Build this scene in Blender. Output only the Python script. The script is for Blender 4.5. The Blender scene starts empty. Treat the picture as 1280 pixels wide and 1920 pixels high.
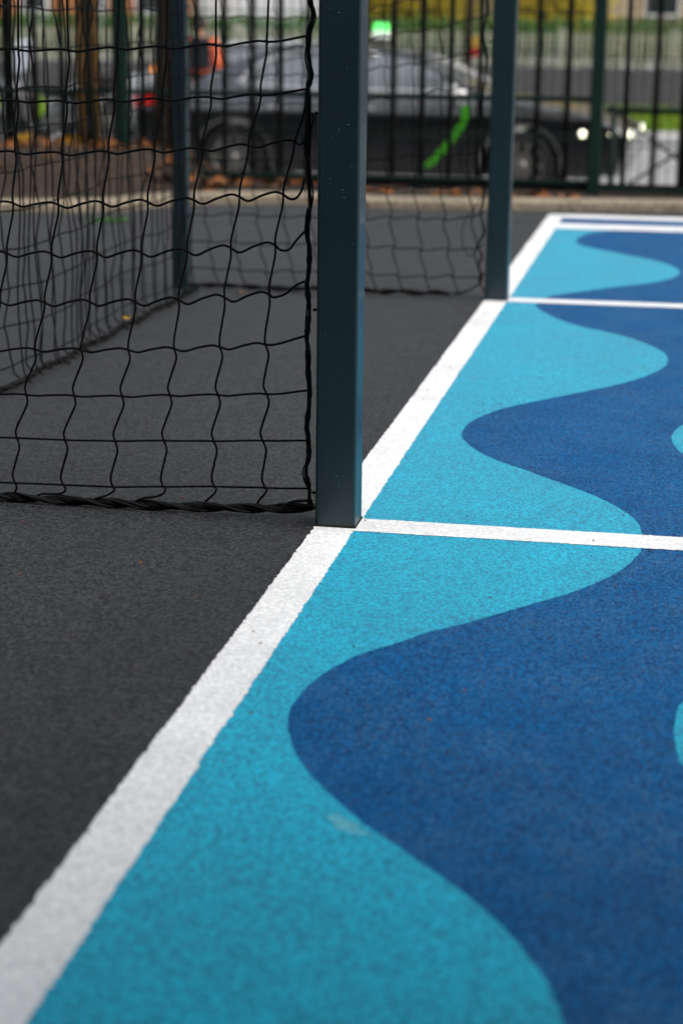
import bpy, bmesh, math, random
from mathutils import Vector, Matrix
random.seed(7)
R = math.radians
S = bpy.context.scene
COL = S.collection

# ------------------------------------------------------------------ camera
F_PX, PITCH, ROLL, YAW = 3398.6, .262534, .0107748, -.179785
CAM = Vector((.624188, -3.363037, .952096))
FW = Vector((math.sin(YAW)*math.cos(PITCH), math.cos(YAW)*math.cos(PITCH), -math.sin(PITCH)))
_r = Vector((math.cos(YAW), -math.sin(YAW), 0)); _u = _r.cross(FW)
RT = math.cos(ROLL)*_r + math.sin(ROLL)*_u
UP = -math.sin(ROLL)*_r + math.cos(ROLL)*_u
cd = bpy.data.cameras.new('camera'); cam = bpy.data.objects.new('camera', cd); COL.objects.link(cam)
cam.matrix_world = Matrix((( RT.x, UP.x, -FW.x, CAM.x), (RT.y, UP.y, -FW.y, CAM.y), (RT.z, UP.z, -FW.z, CAM.z), (0, 0, 0, 1)))
cd.sensor_fit = 'VERTICAL'; cd.sensor_height = 36; cd.lens = F_PX/1920*36
cd.clip_start = .05; cd.clip_end = 2000
cd.dof.use_dof = True; cd.dof.focus_distance = 3.62; cd.dof.aperture_fstop = 2.9; cd.dof.aperture_blades = 9
S.camera = cam
S.render.resolution_x, S.render.resolution_y = 682, 1024

# ------------------------------------------------------------------ world, sun, exposure
SUN_EL, SUN_AZ = 52, 112          # azimuth measured from +Y towards +X
wd = bpy.data.worlds.new('World'); S.world = wd; wd.use_nodes = True
nt = wd.node_tree; nt.nodes.clear()
sky = nt.nodes.new('ShaderNodeTexSky'); sky.sky_type = 'NISHITA'; sky.sun_disc = False
sky.sun_elevation = R(SUN_EL); sky.sun_rotation = R(SUN_AZ); sky.air_density = 1.6; sky.dust_density = 6; sky.ozone_density = 1
hs = nt.nodes.new('ShaderNodeHueSaturation'); hs.inputs['Saturation'].default_value = .38
bg = nt.nodes.new('ShaderNodeBackground'); bg.inputs[1].default_value = .15
wo = nt.nodes.new('ShaderNodeOutputWorld')
nt.links.new(sky.outputs[0], hs.inputs['Color']); nt.links.new(hs.outputs[0], bg.inputs[0]); nt.links.new(bg.outputs[0], wo.inputs[0])
sd = bpy.data.lights.new('sun', 'SUN'); sd.energy = .75; sd.angle = R(35); sd.color = (1, .985, .96)
so = bpy.data.objects.new('sun', sd); COL.objects.link(so)
_d = Vector((math.sin(R(SUN_AZ))*math.cos(R(SUN_EL)), math.cos(R(SUN_AZ))*math.cos(R(SUN_EL)), math.sin(R(SUN_EL))))
so.rotation_euler = _d.to_track_quat('Z', 'Y').to_euler(); so.location = (0, 0, 30)
S.view_settings.view_transform = 'Standard'; S.view_settings.look = 'None'
S.view_settings.exposure = .38; S.view_settings.gamma = 1

# ------------------------------------------------------------------ helpers
def on(x, y, ax, v):
    """photo pixel (1280x1920) -> the point where its ray meets the plane coordinate[ax] = v"""
    d = FW + RT*((x-640)/F_PX) - UP*((y-960)/F_PX)
    return CAM + d*((v-CAM[ax])/d[ax])

def tag(o, label=None, cat=None, group=None, kind=None):
    if label: o['label'] = label
    if cat: o['category'] = cat
    if group: o['group'] = group
    if kind: o['kind'] = kind
    return o

def empty(name, loc=(0, 0, 0), rz=0):
    o = bpy.data.objects.new(name, None); COL.objects.link(o); o.location = loc; o.rotation_euler = (0, 0, rz)
    o.empty_display_size = .1
    return o

def link(name, me, mat=None, parent=None, loc=None, rot=None):
    o = bpy.data.objects.new(name, me); COL.objects.link(o)
    if mat is not None and not me.materials: me.materials.append(mat)
    if parent is not None: o.parent = parent
    if loc is not None: o.location = loc
    if rot is not None: o.rotation_euler = rot
    return o

class MB:
    """collects geometry for one mesh"""
    def __init__(s): s.v, s.f, s.sm = [], [], []
    def add(s, vs, fs, smooth=False):
        n = len(s.v); s.v += [tuple(v) for v in vs]; s.f += [tuple(n+i for i in f) for f in fs]; s.sm += [smooth]*len(fs)
        return s
    def box(s, c, d, M=None):
        x, y, z = d[0]/2, d[1]/2, d[2]/2
        vs = [Vector((a*x, b*y, e*z)) for a in (-1, 1) for b in (-1, 1) for e in (-1, 1)]
        if M: vs = [M @ v for v in vs]
        c = Vector(c)
        return s.add([v+c for v in vs], [(0, 1, 3, 2), (4, 6, 7, 5), (0, 4, 5, 1), (2, 3, 7, 6), (0, 2, 6, 4), (1, 5, 7, 3)])
    def tube(s, pts, rad, n=6, closed=False, smooth=True):
        pts = [Vector(p) for p in pts]; m = len(pts)
        rr = rad if isinstance(rad, (list, tuple)) else [rad]*m
        vs, up = [], None
        for i, p in enumerate(pts):
            a = pts[(i-1) % m] if closed or i else pts[0]
            b = pts[(i+1) % m] if closed or i < m-1 else pts[-1]
            t = (b-a).normalized()
            if up is None: up = t.orthogonal().normalized()
            up = (up - t*up.dot(t))
            up = up.normalized() if up.length > 1e-6 else t.orthogonal().normalized()
            bi = t.cross(up)
            for k in range(n):
                w = 2*math.pi*k/n
                vs.append(p + (up*math.cos(w) + bi*math.sin(w))*rr[i])
        fs = []
        for i in range(m if closed else m-1):
            j = (i+1) % m
            for k in range(n):
                fs.append((i*n+k, i*n+(k+1) % n, j*n+(k+1) % n, j*n+k))
        if not closed: fs += [tuple(range(n-1, -1, -1)), tuple((m-1)*n+k for k in range(n))]
        return s.add(vs, fs, smooth)
    def lathe(s, prof, axis='Z', n=24, c=(0, 0, 0), smooth=True, cap=True):
        vs = []
        for r, h in prof:
            for k in range(n):
                w = 2*math.pi*k/n; a, b = r*math.cos(w), r*math.sin(w)
                vs.append(Vector({'Z': (a, b, h), 'Y': (a, h, b), 'X': (h, a, b)}[axis])+Vector(c))
        fs = [(i*n+k, i*n+(k+1) % n, (i+1)*n+(k+1) % n, (i+1)*n+k) for i in range(len(prof)-1) for k in range(n)]
        if cap: fs += [tuple(range(n-1, -1, -1)), tuple((len(prof)-1)*n+k for k in range(n))]
        return s.add(vs, fs, smooth)
    def poly(s, pts, z): return s.add([(p[0], p[1], z) for p in pts], [tuple(range(len(pts)))])
    def mesh(s, name):
        me = bpy.data.meshes.new(name); me.from_pydata(s.v, [], s.f); me.polygons.foreach_set('use_smooth', s.sm); me.update()
        return me
    def build(s, name, mat, parent=None, loc=None, rot=None, bevel=0, seg=2):
        me = s.mesh(name)
        if bevel or True:
            bm = bmesh.new(); bm.from_mesh(me)
            if bevel: bmesh.ops.bevel(bm, geom=bm.edges[:], offset=bevel, segments=seg, profile=.5, affect='EDGES')
            bmesh.ops.recalc_face_normals(bm, faces=bm.faces[:]); bm.to_mesh(me); bm.free()
        return link(name, me, mat, parent, loc, rot)

def catmull(P, k=5):
    P = [Vector(p) for p in P]
    if len(P) < 3: return P
    Q = [P[0]*2-P[1]]+P+[P[-1]*2-P[-2]]; out = []
    for i in range(1, len(Q)-2):
        a, b, c, d = Q[i-1:i+3]
        for j in range(k):
            t = j/k
            out.append(.5*((2*b)+(c-a)*t+(2*a-5*b+4*c-d)*t*t+(3*b-a-3*c+d)*t**3))
    out.append(P[-1]); return out

# ------------------------------------------------------------------ materials
def new_mat(name):
    m = bpy.data.materials.new(name); m.use_nodes = True
    n = m.node_tree.nodes; b = n['Principled BSDF']
    return m, m.node_tree, n, b

def plain(name, col, rough=.5, metal=0, spec=.5, coat=0, var=.12, scale=30, bump=0, bscale=200, emit=None, es=0, trans=0):
    m, t, n, b = new_mat(name)
    b.inputs['Roughness'].default_value = rough; b.inputs['Metallic'].default_value = metal
    b.inputs['Specular IOR Level'].default_value = spec; b.inputs['Coat Weight'].default_value = coat
    b.inputs['Transmission Weight'].default_value = trans
    tc = n.new('ShaderNodeTexCoord')
    if var:
        nz = n.new('ShaderNodeTexNoise'); nz.inputs['Scale'].default_value = scale; nz.inputs['Detail'].default_value = 4
        cr = n.new('ShaderNodeMapRange'); cr.inputs[1].default_value = .3; cr.inputs[2].default_value = .7
        cr.inputs[3].default_value = 1-var; cr.inputs[4].default_value = 1+var
        mx = n.new('ShaderNodeVectorMath'); mx.operation = 'SCALE'; mx.inputs[0].default_value = col
        t.links.new(tc.outputs['Object'], nz.inputs['Vector']); t.links.new(nz.outputs[0], cr.inputs[0])
        t.links.new(cr.outputs[0], mx.inputs['Scale']); t.links.new(mx.outputs[0], b.inputs['Base Color'])
    else: b.inputs['Base Color'].default_value = (*col, 1)
    if bump:
        nb = n.new('ShaderNodeTexNoise'); nb.inputs['Scale'].default_value = bscale; nb.inputs['Detail'].default_value = 3
        bp = n.new('ShaderNodeBump'); bp.inputs['Strength'].default_value = bump; bp.inputs['Distance'].default_value = .003
        t.links.new(tc.outputs['Object'], nb.inputs['Vector']); t.links.new(nb.outputs[0], bp.inputs['Height']); t.links.new(bp.outputs[0], b.inputs['Normal'])
    if emit: b.inputs['Emission Color'].default_value = (*emit, 1); b.inputs['Emission Strength'].default_value = es
    return m

def granular(name, dark, light, rough, grain=260, bump=.7, bdist=.0035, patch=.10, spec=.5, fleck=None, sheen=0, tint=(1, 1, 1), lo=.32, hi=.68):
    """coarse-grained painted / bituminous surface: granules, larger wear patches, relief; world coordinates"""
    m, t, n, b = new_mat(name)
    L = t.links.new
    geo = n.new('ShaderNodeNewGeometry')
    g1 = n.new('ShaderNodeTexNoise'); g1.inputs['Scale'].default_value = grain; g1.inputs['Detail'].default_value = 2.5; g1.inputs['Roughness'].default_value = .6
    g2 = n.new('ShaderNodeTexVoronoi'); g2.inputs['Scale'].default_value = grain
    pz = n.new('ShaderNodeTexNoise'); pz.inputs['Scale'].default_value = 3.2; pz.inputs['Detail'].default_value = 6; pz.inputs['Roughness'].default_value = .65
    for q in (g1, g2, pz): L(geo.outputs['Position'], q.inputs['Vector'])
    sx = n.new('ShaderNodeSeparateColor'); L(g2.outputs['Color'], sx.inputs[0])
    av = n.new('ShaderNodeMath'); av.operation = 'MULTIPLY_ADD'; av.inputs[1].default_value = .5; L(sx.outputs[0], av.inputs[0])
    hf = n.new('ShaderNodeMath'); hf.operation = 'MULTIPLY'; hf.inputs[1].default_value = .5; L(g1.outputs[0], hf.inputs[0]); L(hf.outputs[0], av.inputs[2])
    mr = n.new('ShaderNodeMapRange'); mr.inputs[1].default_value = lo; mr.inputs[2].default_value = hi
    L(av.outputs[0], mr.inputs[0])
    mx = n.new('ShaderNodeMix'); mx.data_type = 'RGBA'; mx.inputs[6].default_value = (*dark, 1); mx.inputs[7].default_value = (*light, 1)
    L(mr.outputs[0], mx.inputs[0])
    pr = n.new('ShaderNodeMapRange'); pr.inputs[1].default_value = .3; pr.inputs[2].default_value = .7; pr.inputs[3].default_value = 1-patch; pr.inputs[4].default_value = 1+patch
    L(pz.outputs[0], pr.inputs[0])
    sc = n.new('ShaderNodeVectorMath'); sc.operation = 'SCALE'; L(mx.outputs[2], sc.inputs[0]); L(pr.outputs[0], sc.inputs['Scale'])
    last = sc.outputs[0]
    if fleck:
        fp = n.new('ShaderNodeTexNoise'); fp.inputs['Scale'].default_value = 5; fp.inputs['Detail'].default_value = 5; fp.inputs['Roughness'].default_value = .7; L(geo.outputs['Position'], fp.inputs['Vector'])
        ad = n.new('ShaderNodeMath'); ad.operation = 'MULTIPLY_ADD'; ad.inputs[1].default_value = 1.1; L(fp.outputs[0], ad.inputs[0]); L(sx.outputs[1], ad.inputs[2])
        fr = n.new('ShaderNodeMapRange'); fr.inputs[1].default_value = 1.22; fr.inputs[2].default_value = 1.55; fr.inputs[4].default_value = .8; L(ad.outputs[0], fr.inputs[0])
        fm = n.new('ShaderNodeMix'); fm.data_type = 'RGBA'; fm.inputs[7].default_value = (*fleck, 1); L(last, fm.inputs[6]); L(fr.outputs[0], fm.inputs[0]); last = fm.outputs[2]
    L(last, b.inputs['Base Color'])
    rr = n.new('ShaderNodeMapRange'); rr.inputs[1].default_value = .3; rr.inputs[2].default_value = .7; rr.inputs[3].default_value = rough-.08; rr.inputs[4].default_value = rough+.08
    L(pz.outputs[0], rr.inputs[0]); L(rr.outputs[0], b.inputs['Roughness'])
    b.inputs['Specular IOR Level'].default_value = spec
    b.inputs['Sheen Weight'].default_value = sheen; b.inputs['Sheen Roughness'].default_value = .4; b.inputs['Sheen Tint'].default_value = (*tint, 1)
    ht = n.new('ShaderNodeMath'); ht.operation = 'SUBTRACT'; L(g1.outputs[0], ht.inputs[0]); L(g2.outputs['Distance'], ht.inputs[1])
    bp = n.new('ShaderNodeBump'); bp.inputs['Strength'].default_value = bump; bp.inputs['Distance'].default_value = bdist
    L(ht.outputs[0], bp.inputs['Height']); L(bp.outputs[0], b.inputs['Normal'])
    return m

M = {}
M['asphalt'] = granular('asphalt', (.0025, .003, .004), (.047, .051, .059), .6, 200, .35, .003, .22, spec=.3, sheen=.06, lo=.36, hi=.80)
M['cyan'] = granular('cyan_paint', (.0, .172, .30), (.0, .46, .665), .55, 285, .25, .002, .10, spec=.15, sheen=.26, tint=(.8, .9, 1))
M['navy'] = granular('navy_paint', (.0, .032, .118), (.0, .110, .310), .55, 260, .25, .002, .14, spec=.08, fleck=(.045, .14, .28), sheen=.025, tint=(.4, .7, 1))
M['white'] = granular('white_paint', (.62, .64, .66), (.87, .885, .895), .60, 240, .25, .002, .12, spec=.25)
M['scuff'] = granular('scuffed_paint', (.03, .25, .36), (.12, .46, .58), .6, 230, .35, .0025, .1, spec=.3)
M['blocker'] = granular('blocker_dark', (.06, .045, .035), (.12, .085, .065), .85, 30, .3, .004, .2)  # surface of the unseen sky blocker added behind the camera
M['kerb'] = granular('concrete_kerb', (.15, .12, .08), (.34, .29, .215), .8, 90, .5, .004, .25)
M['soil'] = granular('soil', (.016, .011, .007), (.065, .042, .026), .95, 60, 1, .02, .3)
M['road'] = granular('wet_road', (.22, .22, .23), (.38, .38, .39), .32, 120, .3, .004, .12)
M['pave'] = granular('pavement', (.30, .30, .30), (.46, .46, .45), .5, 100, .4, .004, .15)
M['earth'] = granular('earth', (.10, .10, .08), (.2, .19, .15), .9, 20, .5, .02, .2)
M['post'] = plain('teal_powder_coat', (.0135, .0325, .0395), .38, 0, .4, .1, .08, 6, .12, 420)
M['water'] = plain('water_drop', (.05, .08, .095), .1, 0, .6, 0, 0)
M['cord'] = plain('black_cord', (.0022, .0026, .003), .8, 0, .15, 0, .2, 300, .6, 900)
M['rope'] = plain('black_rope', (.0025, .003, .0035), .62, 0, .25, 0, .25, 120, .5, 700)
M['black_steel'] = plain('black_steel', (.002, .0021, .0023), .6, 0, .15, 0, .15, 20)
M['green_steel'] = plain('green_steel', (.0018, .019, .0125), .6, 0, .25, 0, .15, 20)
M['bark'] = plain('bark', (.035, .024, .017), .9, 0, .2, 0, .35, 30, 1, 60)
M['stake'] = plain('stake_wood', (.27, .15, .05), .8, 0, .3, 0, .35, 18, .6, 80)
M['car_black'] = plain('car_black_paint', (.004, .0044, .0055), .14, 0, .5, 0, .05, 3)
M['car_black'].node_tree.nodes['Principled BSDF'].inputs['IOR'].default_value = 2.5
M['wet_tar'] = granular('wet_tarmac', (.03, .03, .032), (.09, .09, .093), .35, 120, .3, .004, .12)
M['car_silver'] = plain('car_silver_paint', (.42, .44, .46), .3, .5, .5, .8, .05, 3)
M['van_white'] = plain('van_white_paint', (.78, .79, .8), .3, 0, .5, .6, .04, 3)
M['glass'] = plain('car_glass', (.02, .035, .035), .08, 0, .9, 0, .05, 2)
M['glass'].node_tree.nodes['Principled BSDF'].inputs['IOR'].default_value = 2.6
M['chrome'] = plain('chrome', (.82, .82, .84), .4, 1, .5, 0, .05, 10)
M['rubber'] = plain('rubber', (.012, .012, .013), .8, 0, .3, 0, .2, 40)
M['alloy'] = plain('alloy', (.22, .215, .20), .4, .8, .5, 0, .1, 20)
M['red_lens'] = plain('red_lens', (.42, .012, .015), .2, 0, .5, .5, .08, 20, emit=(.9, .03, .03), es=.15)
M['orange_lens'] = plain('orange_lens', (.7, .2, .01), .2, 0, .5, .5, .08, 20, emit=(1, .3, .01), es=1.2)
M['lamp'] = plain('headlamp', (.9, .9, .8), .1, 0, .5, .5, 0, emit=(1, .98, .72), es=3.6)
M['green_lamp'] = plain('green_lamp', (.1, .6, .15), .3, 0, .5, 0, 0, emit=(.10, 1, .16), es=1.2)
M['sign_white'] = plain('lit_sign', (.8, .85, .8), .3, 0, .5, 0, 0, emit=(.8, 1, .82), es=.3)
M['lime'] = plain('lime_decal', (.045, .27, .008), .4, 0, .4, 0, .08, 12)
M['plastic'] = plain('dark_plastic', (.01, .01, .011), .5, 0, .4, 0, .1, 20)
M['picket'] = plain('cream_metal', (.42, .42, .33), .6, 0, .3, 0, .15, 5)
M['wall'] = granular('grey_render', (.075, .075, .08), (.13, .13, .135), .85, 40, .4, .004, .15)
M['facade_pale'] = granular('pale_render', (.42, .42, .42), (.55, .55, .54), .85, 30, .3, .004, .12)
M['facade_tan'] = granular('tan_render', (.30, .24, .15), (.42, .34, .22), .85, 30, .3, .004, .12)
M['brick'] = granular('brick_render', (.34, .13, .045), (.5, .21, .08), .85, 30, .3, .004, .2)
M['skin'] = plain('skin', (.45, .27, .19), .5, 0, .4, 0, .08, 20)
M['hivis'] = plain('orange_fabric', (.70, .15, .075), .8, 0, .2, 0, .12, 8, .4, 60)
M['navy_cloth'] = plain('dark_cloth', (.015, .017, .024), .9, 0, .2, 0, .2, 10, .4, 60)
M['hair'] = plain('hair', (.02, .013, .009), .6, 0, .4, 0, .2, 60)
M['reflect'] = plain('grey_tape', (.6, .6, .6), .35, 0, .5, 0, .1, 20)
M['screen'] = plain('clear_screen', (.62, .68, .78), .12, 0, .6, 0, .1, 6)

def leafmat(name, a, b2, tr=.25):
    m, t, n, b = new_mat(name); L = t.links.new
    oi = n.new('ShaderNodeObjectInfo'); geo = n.new('ShaderNodeNewGeometry')
    nz = n.new('ShaderNodeTexNoise'); nz.inputs['Scale'].default_value = 9; L(geo.outputs['Position'], nz.inputs['Vector'])
    ad = n.new('ShaderNodeMath'); ad.operation = 'ADD'; L(oi.outputs['Random'], ad.inputs[0]); L(geo.outputs['Random Per Island'], ad.inputs[1])
    a2 = n.new('ShaderNodeMath'); a2.operation = 'ADD'; L(ad.outputs[0], a2.inputs[0]); L(nz.outputs[0], a2.inputs[1])
    fr = n.new('ShaderNodeMath'); fr.operation = 'FRACT'; L(a2.outputs[0], fr.inputs[0])
    mx = n.new('ShaderNodeMix'); mx.data_type = 'RGBA'; mx.inputs[6].default_value = (*a, 1); mx.inputs[7].default_value = (*b2, 1)
    L(fr.outputs[0], mx.inputs[0]); L(mx.outputs[2], b.inputs['Base Color']); b.inputs['Roughness'].default_value = .65
    b.inputs['Specular IOR Level'].default_value = .3
    return m
M['leaf_orange'] = leafmat('leaf_orange', (.30, .10, .02), (.13, .045, .014))
M['leaf_yellow'] = leafmat('leaf_yellow', (.62, .40, .02), (.48, .26, .02))
M['leaf_brown'] = leafmat('leaf_brown', (.10, .045, .018), (.19, .095, .04))
M['hedge'] = leafmat('hedge_leaf', (.012, .05, .008), (.05, .14, .015))
M['ochre'] = leafmat('ochre_leaf', (.24, .19, .01), (.42, .32, .02))
M['crown'] = leafmat('autumn_leaf', (.10, .10, .02), (.30, .19, .03))
M['grass'] = leafmat('grass_blade', (.10, .22, .008), (.22, .34, .02))
M['tuft'] = leafmat('tuft_leaf', (.03, .11, .02), (.05, .16, .03))

# ------------------------------------------------------------------ ground, court, markings
STREET, ROADZ = -.62, -.72
def strip(name, pts, z, mat, thick=None):
    b = MB()
    if thick:
        n = len(pts); vs = [(p[0], p[1], z) for p in pts]+[(p[0], p[1], z-thick) for p in pts]
        b.add(vs, [tuple(range(n)), tuple(range(2*n-1, n-1, -1))]+[(i, i+n, (i+1) % n+n, (i+1) % n) for i in range(n)])
    else: b.poly(pts, z)
    me = b.mesh(name); bm = bmesh.new(); bm.from_mesh(me); bmesh.ops.triangulate(bm, faces=[f for f in bm.faces if len(f.verts) > 4])
    bmesh.ops.recalc_face_normals(bm, faces=bm.faces[:])
    if not thick:
        for f in bm.faces:
            if f.normal.z < 0: f.normal_flip()
    bm.to_mesh(me); bm.free()
    return link(name, me, mat)

tag(strip('ground', [(-600, -300), (600, -300), (600, 900), (-600, 900)], -1.05, M['earth']), kind='structure')
BACK = 7.45
tag(strip('schoolyard_asphalt', [(-16, -14), (16, -14), (16, BACK), (-16, BACK)], 0, M['asphalt'], 1.0), kind='structure')

def rough_edge(P, step=.003, amp=.0010, seed=0):
    """resample an outline and give it the crumbly edge of paint on granules"""
    rnd = random.Random(seed); out = []; n = len(P)
    for i in range(n):
        a, b = Vector(P[i][:2]), Vector(P[(i+1) % n][:2]); L = (b-a).length
        near = min((a-Vector((.3, 0))).length, (b-Vector((.3, 0))).length, ((a+b)/2-Vector((.3, 0))).length) < 3.2
        k = max(1, int(L/(step if near else step*4))); nn = Vector((-(b-a).y, (b-a).x)); nn = nn.normalized() if nn.length else nn
        k = min(k, 2600)
        for j in range(k):
            q = a+(b-a)*(j/k); l = (q.x*1.3+q.y)*.7
            slow = math.sin(l*41+seed)*.5+math.sin(l*97+2*seed)*.45+math.sin(l*19+3*seed)*.5
            out.append(tuple(q+nn*(rnd.gauss(0, amp)+slow*amp*1.5*abs(math.sin(l*3.1+seed)*math.sin(l*7.7+1)))*(1 if j else .5)))
    return out

court = [(0.02, -9), (14, -9), (14, 6.31), (0.02, 6.31)]
tag(strip('court_paint_navy', court, .0006, M['navy']), kind='structure')

WAVE = [(1054.5,1920),(1042,1878),(1024,1841),(987.5,1792),(963,1762),(926.5,1725),(878,1683),(829,1646),(792.5,1622),(762,1600),
 (731.5,1579),(689,1551.6),(646,1515),(609.7,1481.6),(579,1451),(555,1414.5),(542.7,1381),(539,1360),(542.7,1335),(561,1305),
 (603.6,1266),(655.6,1237),(684.5,1225),(765.5,1199.5),(800,1187),(869.5,1170.5),(944.6,1149),(1002.4,1131.8),(1060,1115.6),
 (1106.5,1098),(1141,1082.7),(1170,1065),(1193,1043),(1203.6,1026),(1206,1012),(1202,999),(1195.5,982),(1175.7,964),(1143.4,944.5),
 (1107.5,928),(1071.5,914),(1021,896),(978,880),(935,865.4),(902.6,851),(881,836.7),(866.7,822),(866,809.7),(877.5,795),(899,782.8),
 (938.6,768),(981.7,757.6),(1035.6,746.8),(1089.5,736),(1132.6,727),(1179,716),(1215,703.7),(1240.4,691),(1251,678.6),(1245.8,664),
 (1229.6,653.4),(1201,641),(1168.5,630.8),(1132.6,621.8),(1093,614),(1057,603),(1028.4,590.5),(1012,581.6),(1004,573),(1008.8,565),
 (1032.8,556),(1065.6,550.6),(1098,546),(1142,539.7),(1186,535),(1219,531),(1247,525.5),(1264.7,520),(1273.5,512.4),(1269,504.7),
 (1251.6,496),(1219,487),(1186,480.6),(1153,474),(1120,467.5),(1092,461),(1078.8,453.3),(1087.5,444.5),(1109,437),(1142,432.5),(1165,429.5)]
W = [on(x, y, 2, 0) for x, y in WAVE]
W = [Vector((p.x, p.y)) for p in W]
# the same wave carried on below the frame
low = [on(x, y, 2, 0) for x, y in [(1059,1952), (1058,2000), (1042,2070), (990,2170), (900,2290), (800,2420), (760,2560), (820,2720)]]
W = catmull([Vector((p.x, p.y)) for p in low[::-1]]+W, 4)
W = [Vector((p.x, p.y)) for p in W]
cy = [(.03, W[0].y)]+[tuple(p) for p in W]+[(.03, W[-1].y)]
tag(strip('court_paint_cyan', rough_edge(cy, .005, .0006, 3), .0011, M['cyan']), kind='structure')
# second wave to the right: its crests just enter the frame
def bay(px, name, depth, seed):
    P = [on(x, y, 2, 0) for x, y in px]; a, b = P[0], P[-1]; w = (a-b)
    X = Vector((1, 0, 0))
    far_ = (a+b)/2+X*(depth+.35)
    ring = catmull([far_, a+X*(depth+.1)+w*.45, a+X*depth*.45+w*.55, a+X*.06+w*.28]+P+[b+X*.06-w*.28, b+X*depth*.45-w*.55, b+X*(depth+.1)-w*.45, far_], 6)[:-1]
    tag(strip(name, rough_edge([tuple(p)[:2] for p in ring], .006, .0006, seed), .0011, M['cyan']), kind='structure')
bay([(1280,1436),(1271,1417.6),(1263,1384),(1265,1353.6),(1280,1317)], 'court_paint_cyan', .5, 5)
bay([(1280,851),(1265.6,838.5),(1257.7,824),(1262,811.5),(1280,797)], 'court_paint_cyan', .6, 6)
# white lines
EL = 6.30
tag(strip('court_line_goal', rough_edge([(-.04, -9), (.041, -9), (.041, EL), (-.04, EL)], .0032, .0011, 1), .0017, M['white']), kind='structure')
def xline(y0, y1, seed, x1=9):
    tag(strip('court_line_cross', rough_edge([(.038, y0), (1.6, y0), (x1, y0), (x1, y1), (1.6, y1), (.038, y1)], .0032, .0010, seed), .0021, M['white']), kind='structure')
xline(-.018, .075, 11)
P1, P2 = on(1000, 571, 2, 0), on(1000, 583, 2, 0)
xline(3.115-.015, 3.115+.085, 12)
xline(on(1060, 429.3, 2, 0).y, on(1060, 419.3, 2, 0).y, 13)
xline(on(1065, 409.5, 2, 0).y, EL+.012, 14)

# ------------------------------------------------------------------ kerb and planting bed
KP = [on(x, y, 2, 0) for x, y in [(0,398),(200,397),(280,391),(345,384),(590,384),(690,391),(970,395),(1280,399)]]
KP = [Vector((-9.0, 5.2, 0)), Vector((-4.2, 5.45, 0))]+KP+[Vector((2.2, 6.75, 0)), Vector((5, 6.95, 0)), Vector((9, 7.0, 0))]
KC = catmull(KP, 4)
kerb = empty('kerb', (KC[0].x, KC[0].y, 0)); tag(kerb, 'low sand-coloured concrete kerb running along the foot of the fence', 'kerb')
# one kerb stone per metre
acc, cur, stones = 0, [KC[0]], []
for a, b in zip(KC, KC[1:]):
    L = (b-a).length; k = max(1, int(L/.05))
    for j in range(1, k+1):
        cur.append(a+(b-a)*(j/k)); acc += L/k
        if acc > .98: stones.append(cur); cur = [cur[-1]]; acc = 0
for s in stones:
    s = s[::4]+[s[-1]] if len(s) > 6 else s
    t0, t1 = (s[1]-s[0]).normalized()*.004, (s[-1]-s[-2]).normalized()*.004
    s = [s[0]+t0]+s[1:-1]+[s[-1]-t1]
    b = MB(); vs = []; prof = [(0, -.03), (0, .040), (.012, .052), (.19, .056), (.2, .046), (.2, -.03)]
    dz = random.uniform(-.003, .003)
    for i, p in enumerate(s):
        t = (s[min(i+1, len(s)-1)]-s[max(i-1, 0)]).normalized(); nn = Vector((-t.y, t.x, 0))
        vs += [p+nn*o+Vector((0, 0, h+dz)) for o, h in prof]
    n = len(prof)
    b.add(vs, [(i*n+k, i*n+(k+1) % n, (i+1)*n+(k+1) % n, (i+1)*n+k) for i in range(len(s)-1) for k in range(n)]+[tuple(range(n)), tuple((len(s)-1)*n+k for k in range(n))])
    o = b.build('kerb_stone', M['kerb']); o.parent = kerb; o.matrix_parent_inverse = kerb.matrix_world.inverted(); o.location = -Vector(kerb.location)
    o.matrix_parent_inverse.identity()

def bed_z(x, y, yk):
    """height of the soil: heaped up against the fence on the left"""
    d = max(0, y-yk-.2); t = min(1, max(0, (-1.95-x)/.5)); t = t*t*(3-2*t)
    k = min(1, d/.9); return .035+(.02+.19*t)*k*k*(3-2*k)+.012*math.sin(x*9.1)*math.sin(y*11+x*3)*t
def kerb_y(x):
    for a, b in zip(KC, KC[1:]):
        if a.x <= x <= b.x: return a.y+(b.y-a.y)*(x-a.x)/max(1e-6, b.x-a.x)
    return KC[-1].y
b = MB(); nx, ny = 150, 14; vs = []
for i in range(nx+1):
    x = -8.5+17*i/nx; yk = kerb_y(x)
    for j in range(ny+1):
        y = yk+.19+(BACK-.004-yk-.19)*j/ny
        vs.append((x, y, bed_z(x, y, yk)+random.gauss(0, .004)))
b.add(vs, [(i*(ny+1)+j, (i+1)*(ny+1)+j, (i+1)*(ny+1)+j+1, i*(ny+1)+j+1) for i in range(nx) for j in range(ny)], True)
tag(b.build('planting_bed', M['soil']), kind='structure')

# ------------------------------------------------------------------ street
tag(strip('pavement', [(-60, BACK+.004), (60, BACK+.004), (60, 12.9), (-60, 12.9)], STREET, M['wet_tar'], .3), kind='structure')
tag(strip('road', [(-120, 12.9), (120, 12.9), (120, 24.2), (-120, 24.2)], ROADZ, M['road'], .2), kind='structure')
tag(strip('far_pavement', [(-120, 24.2), (120, 24.2), (120, 26.2), (-120, 26.2)], STREET, M['pave'], .3), kind='structure')
tag(strip('verge', [(-120, 26.2), (120, 26.2), (120, 33.4), (-120, 33.4)], STREET-.01, M['soil'], .3), kind='structure')
tag(strip('upper_street', [(-120, 33.4), (120, 33.4), (120, 90), (-120, 90)], .15, M['pave'], 1.1), kind='structure')

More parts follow.
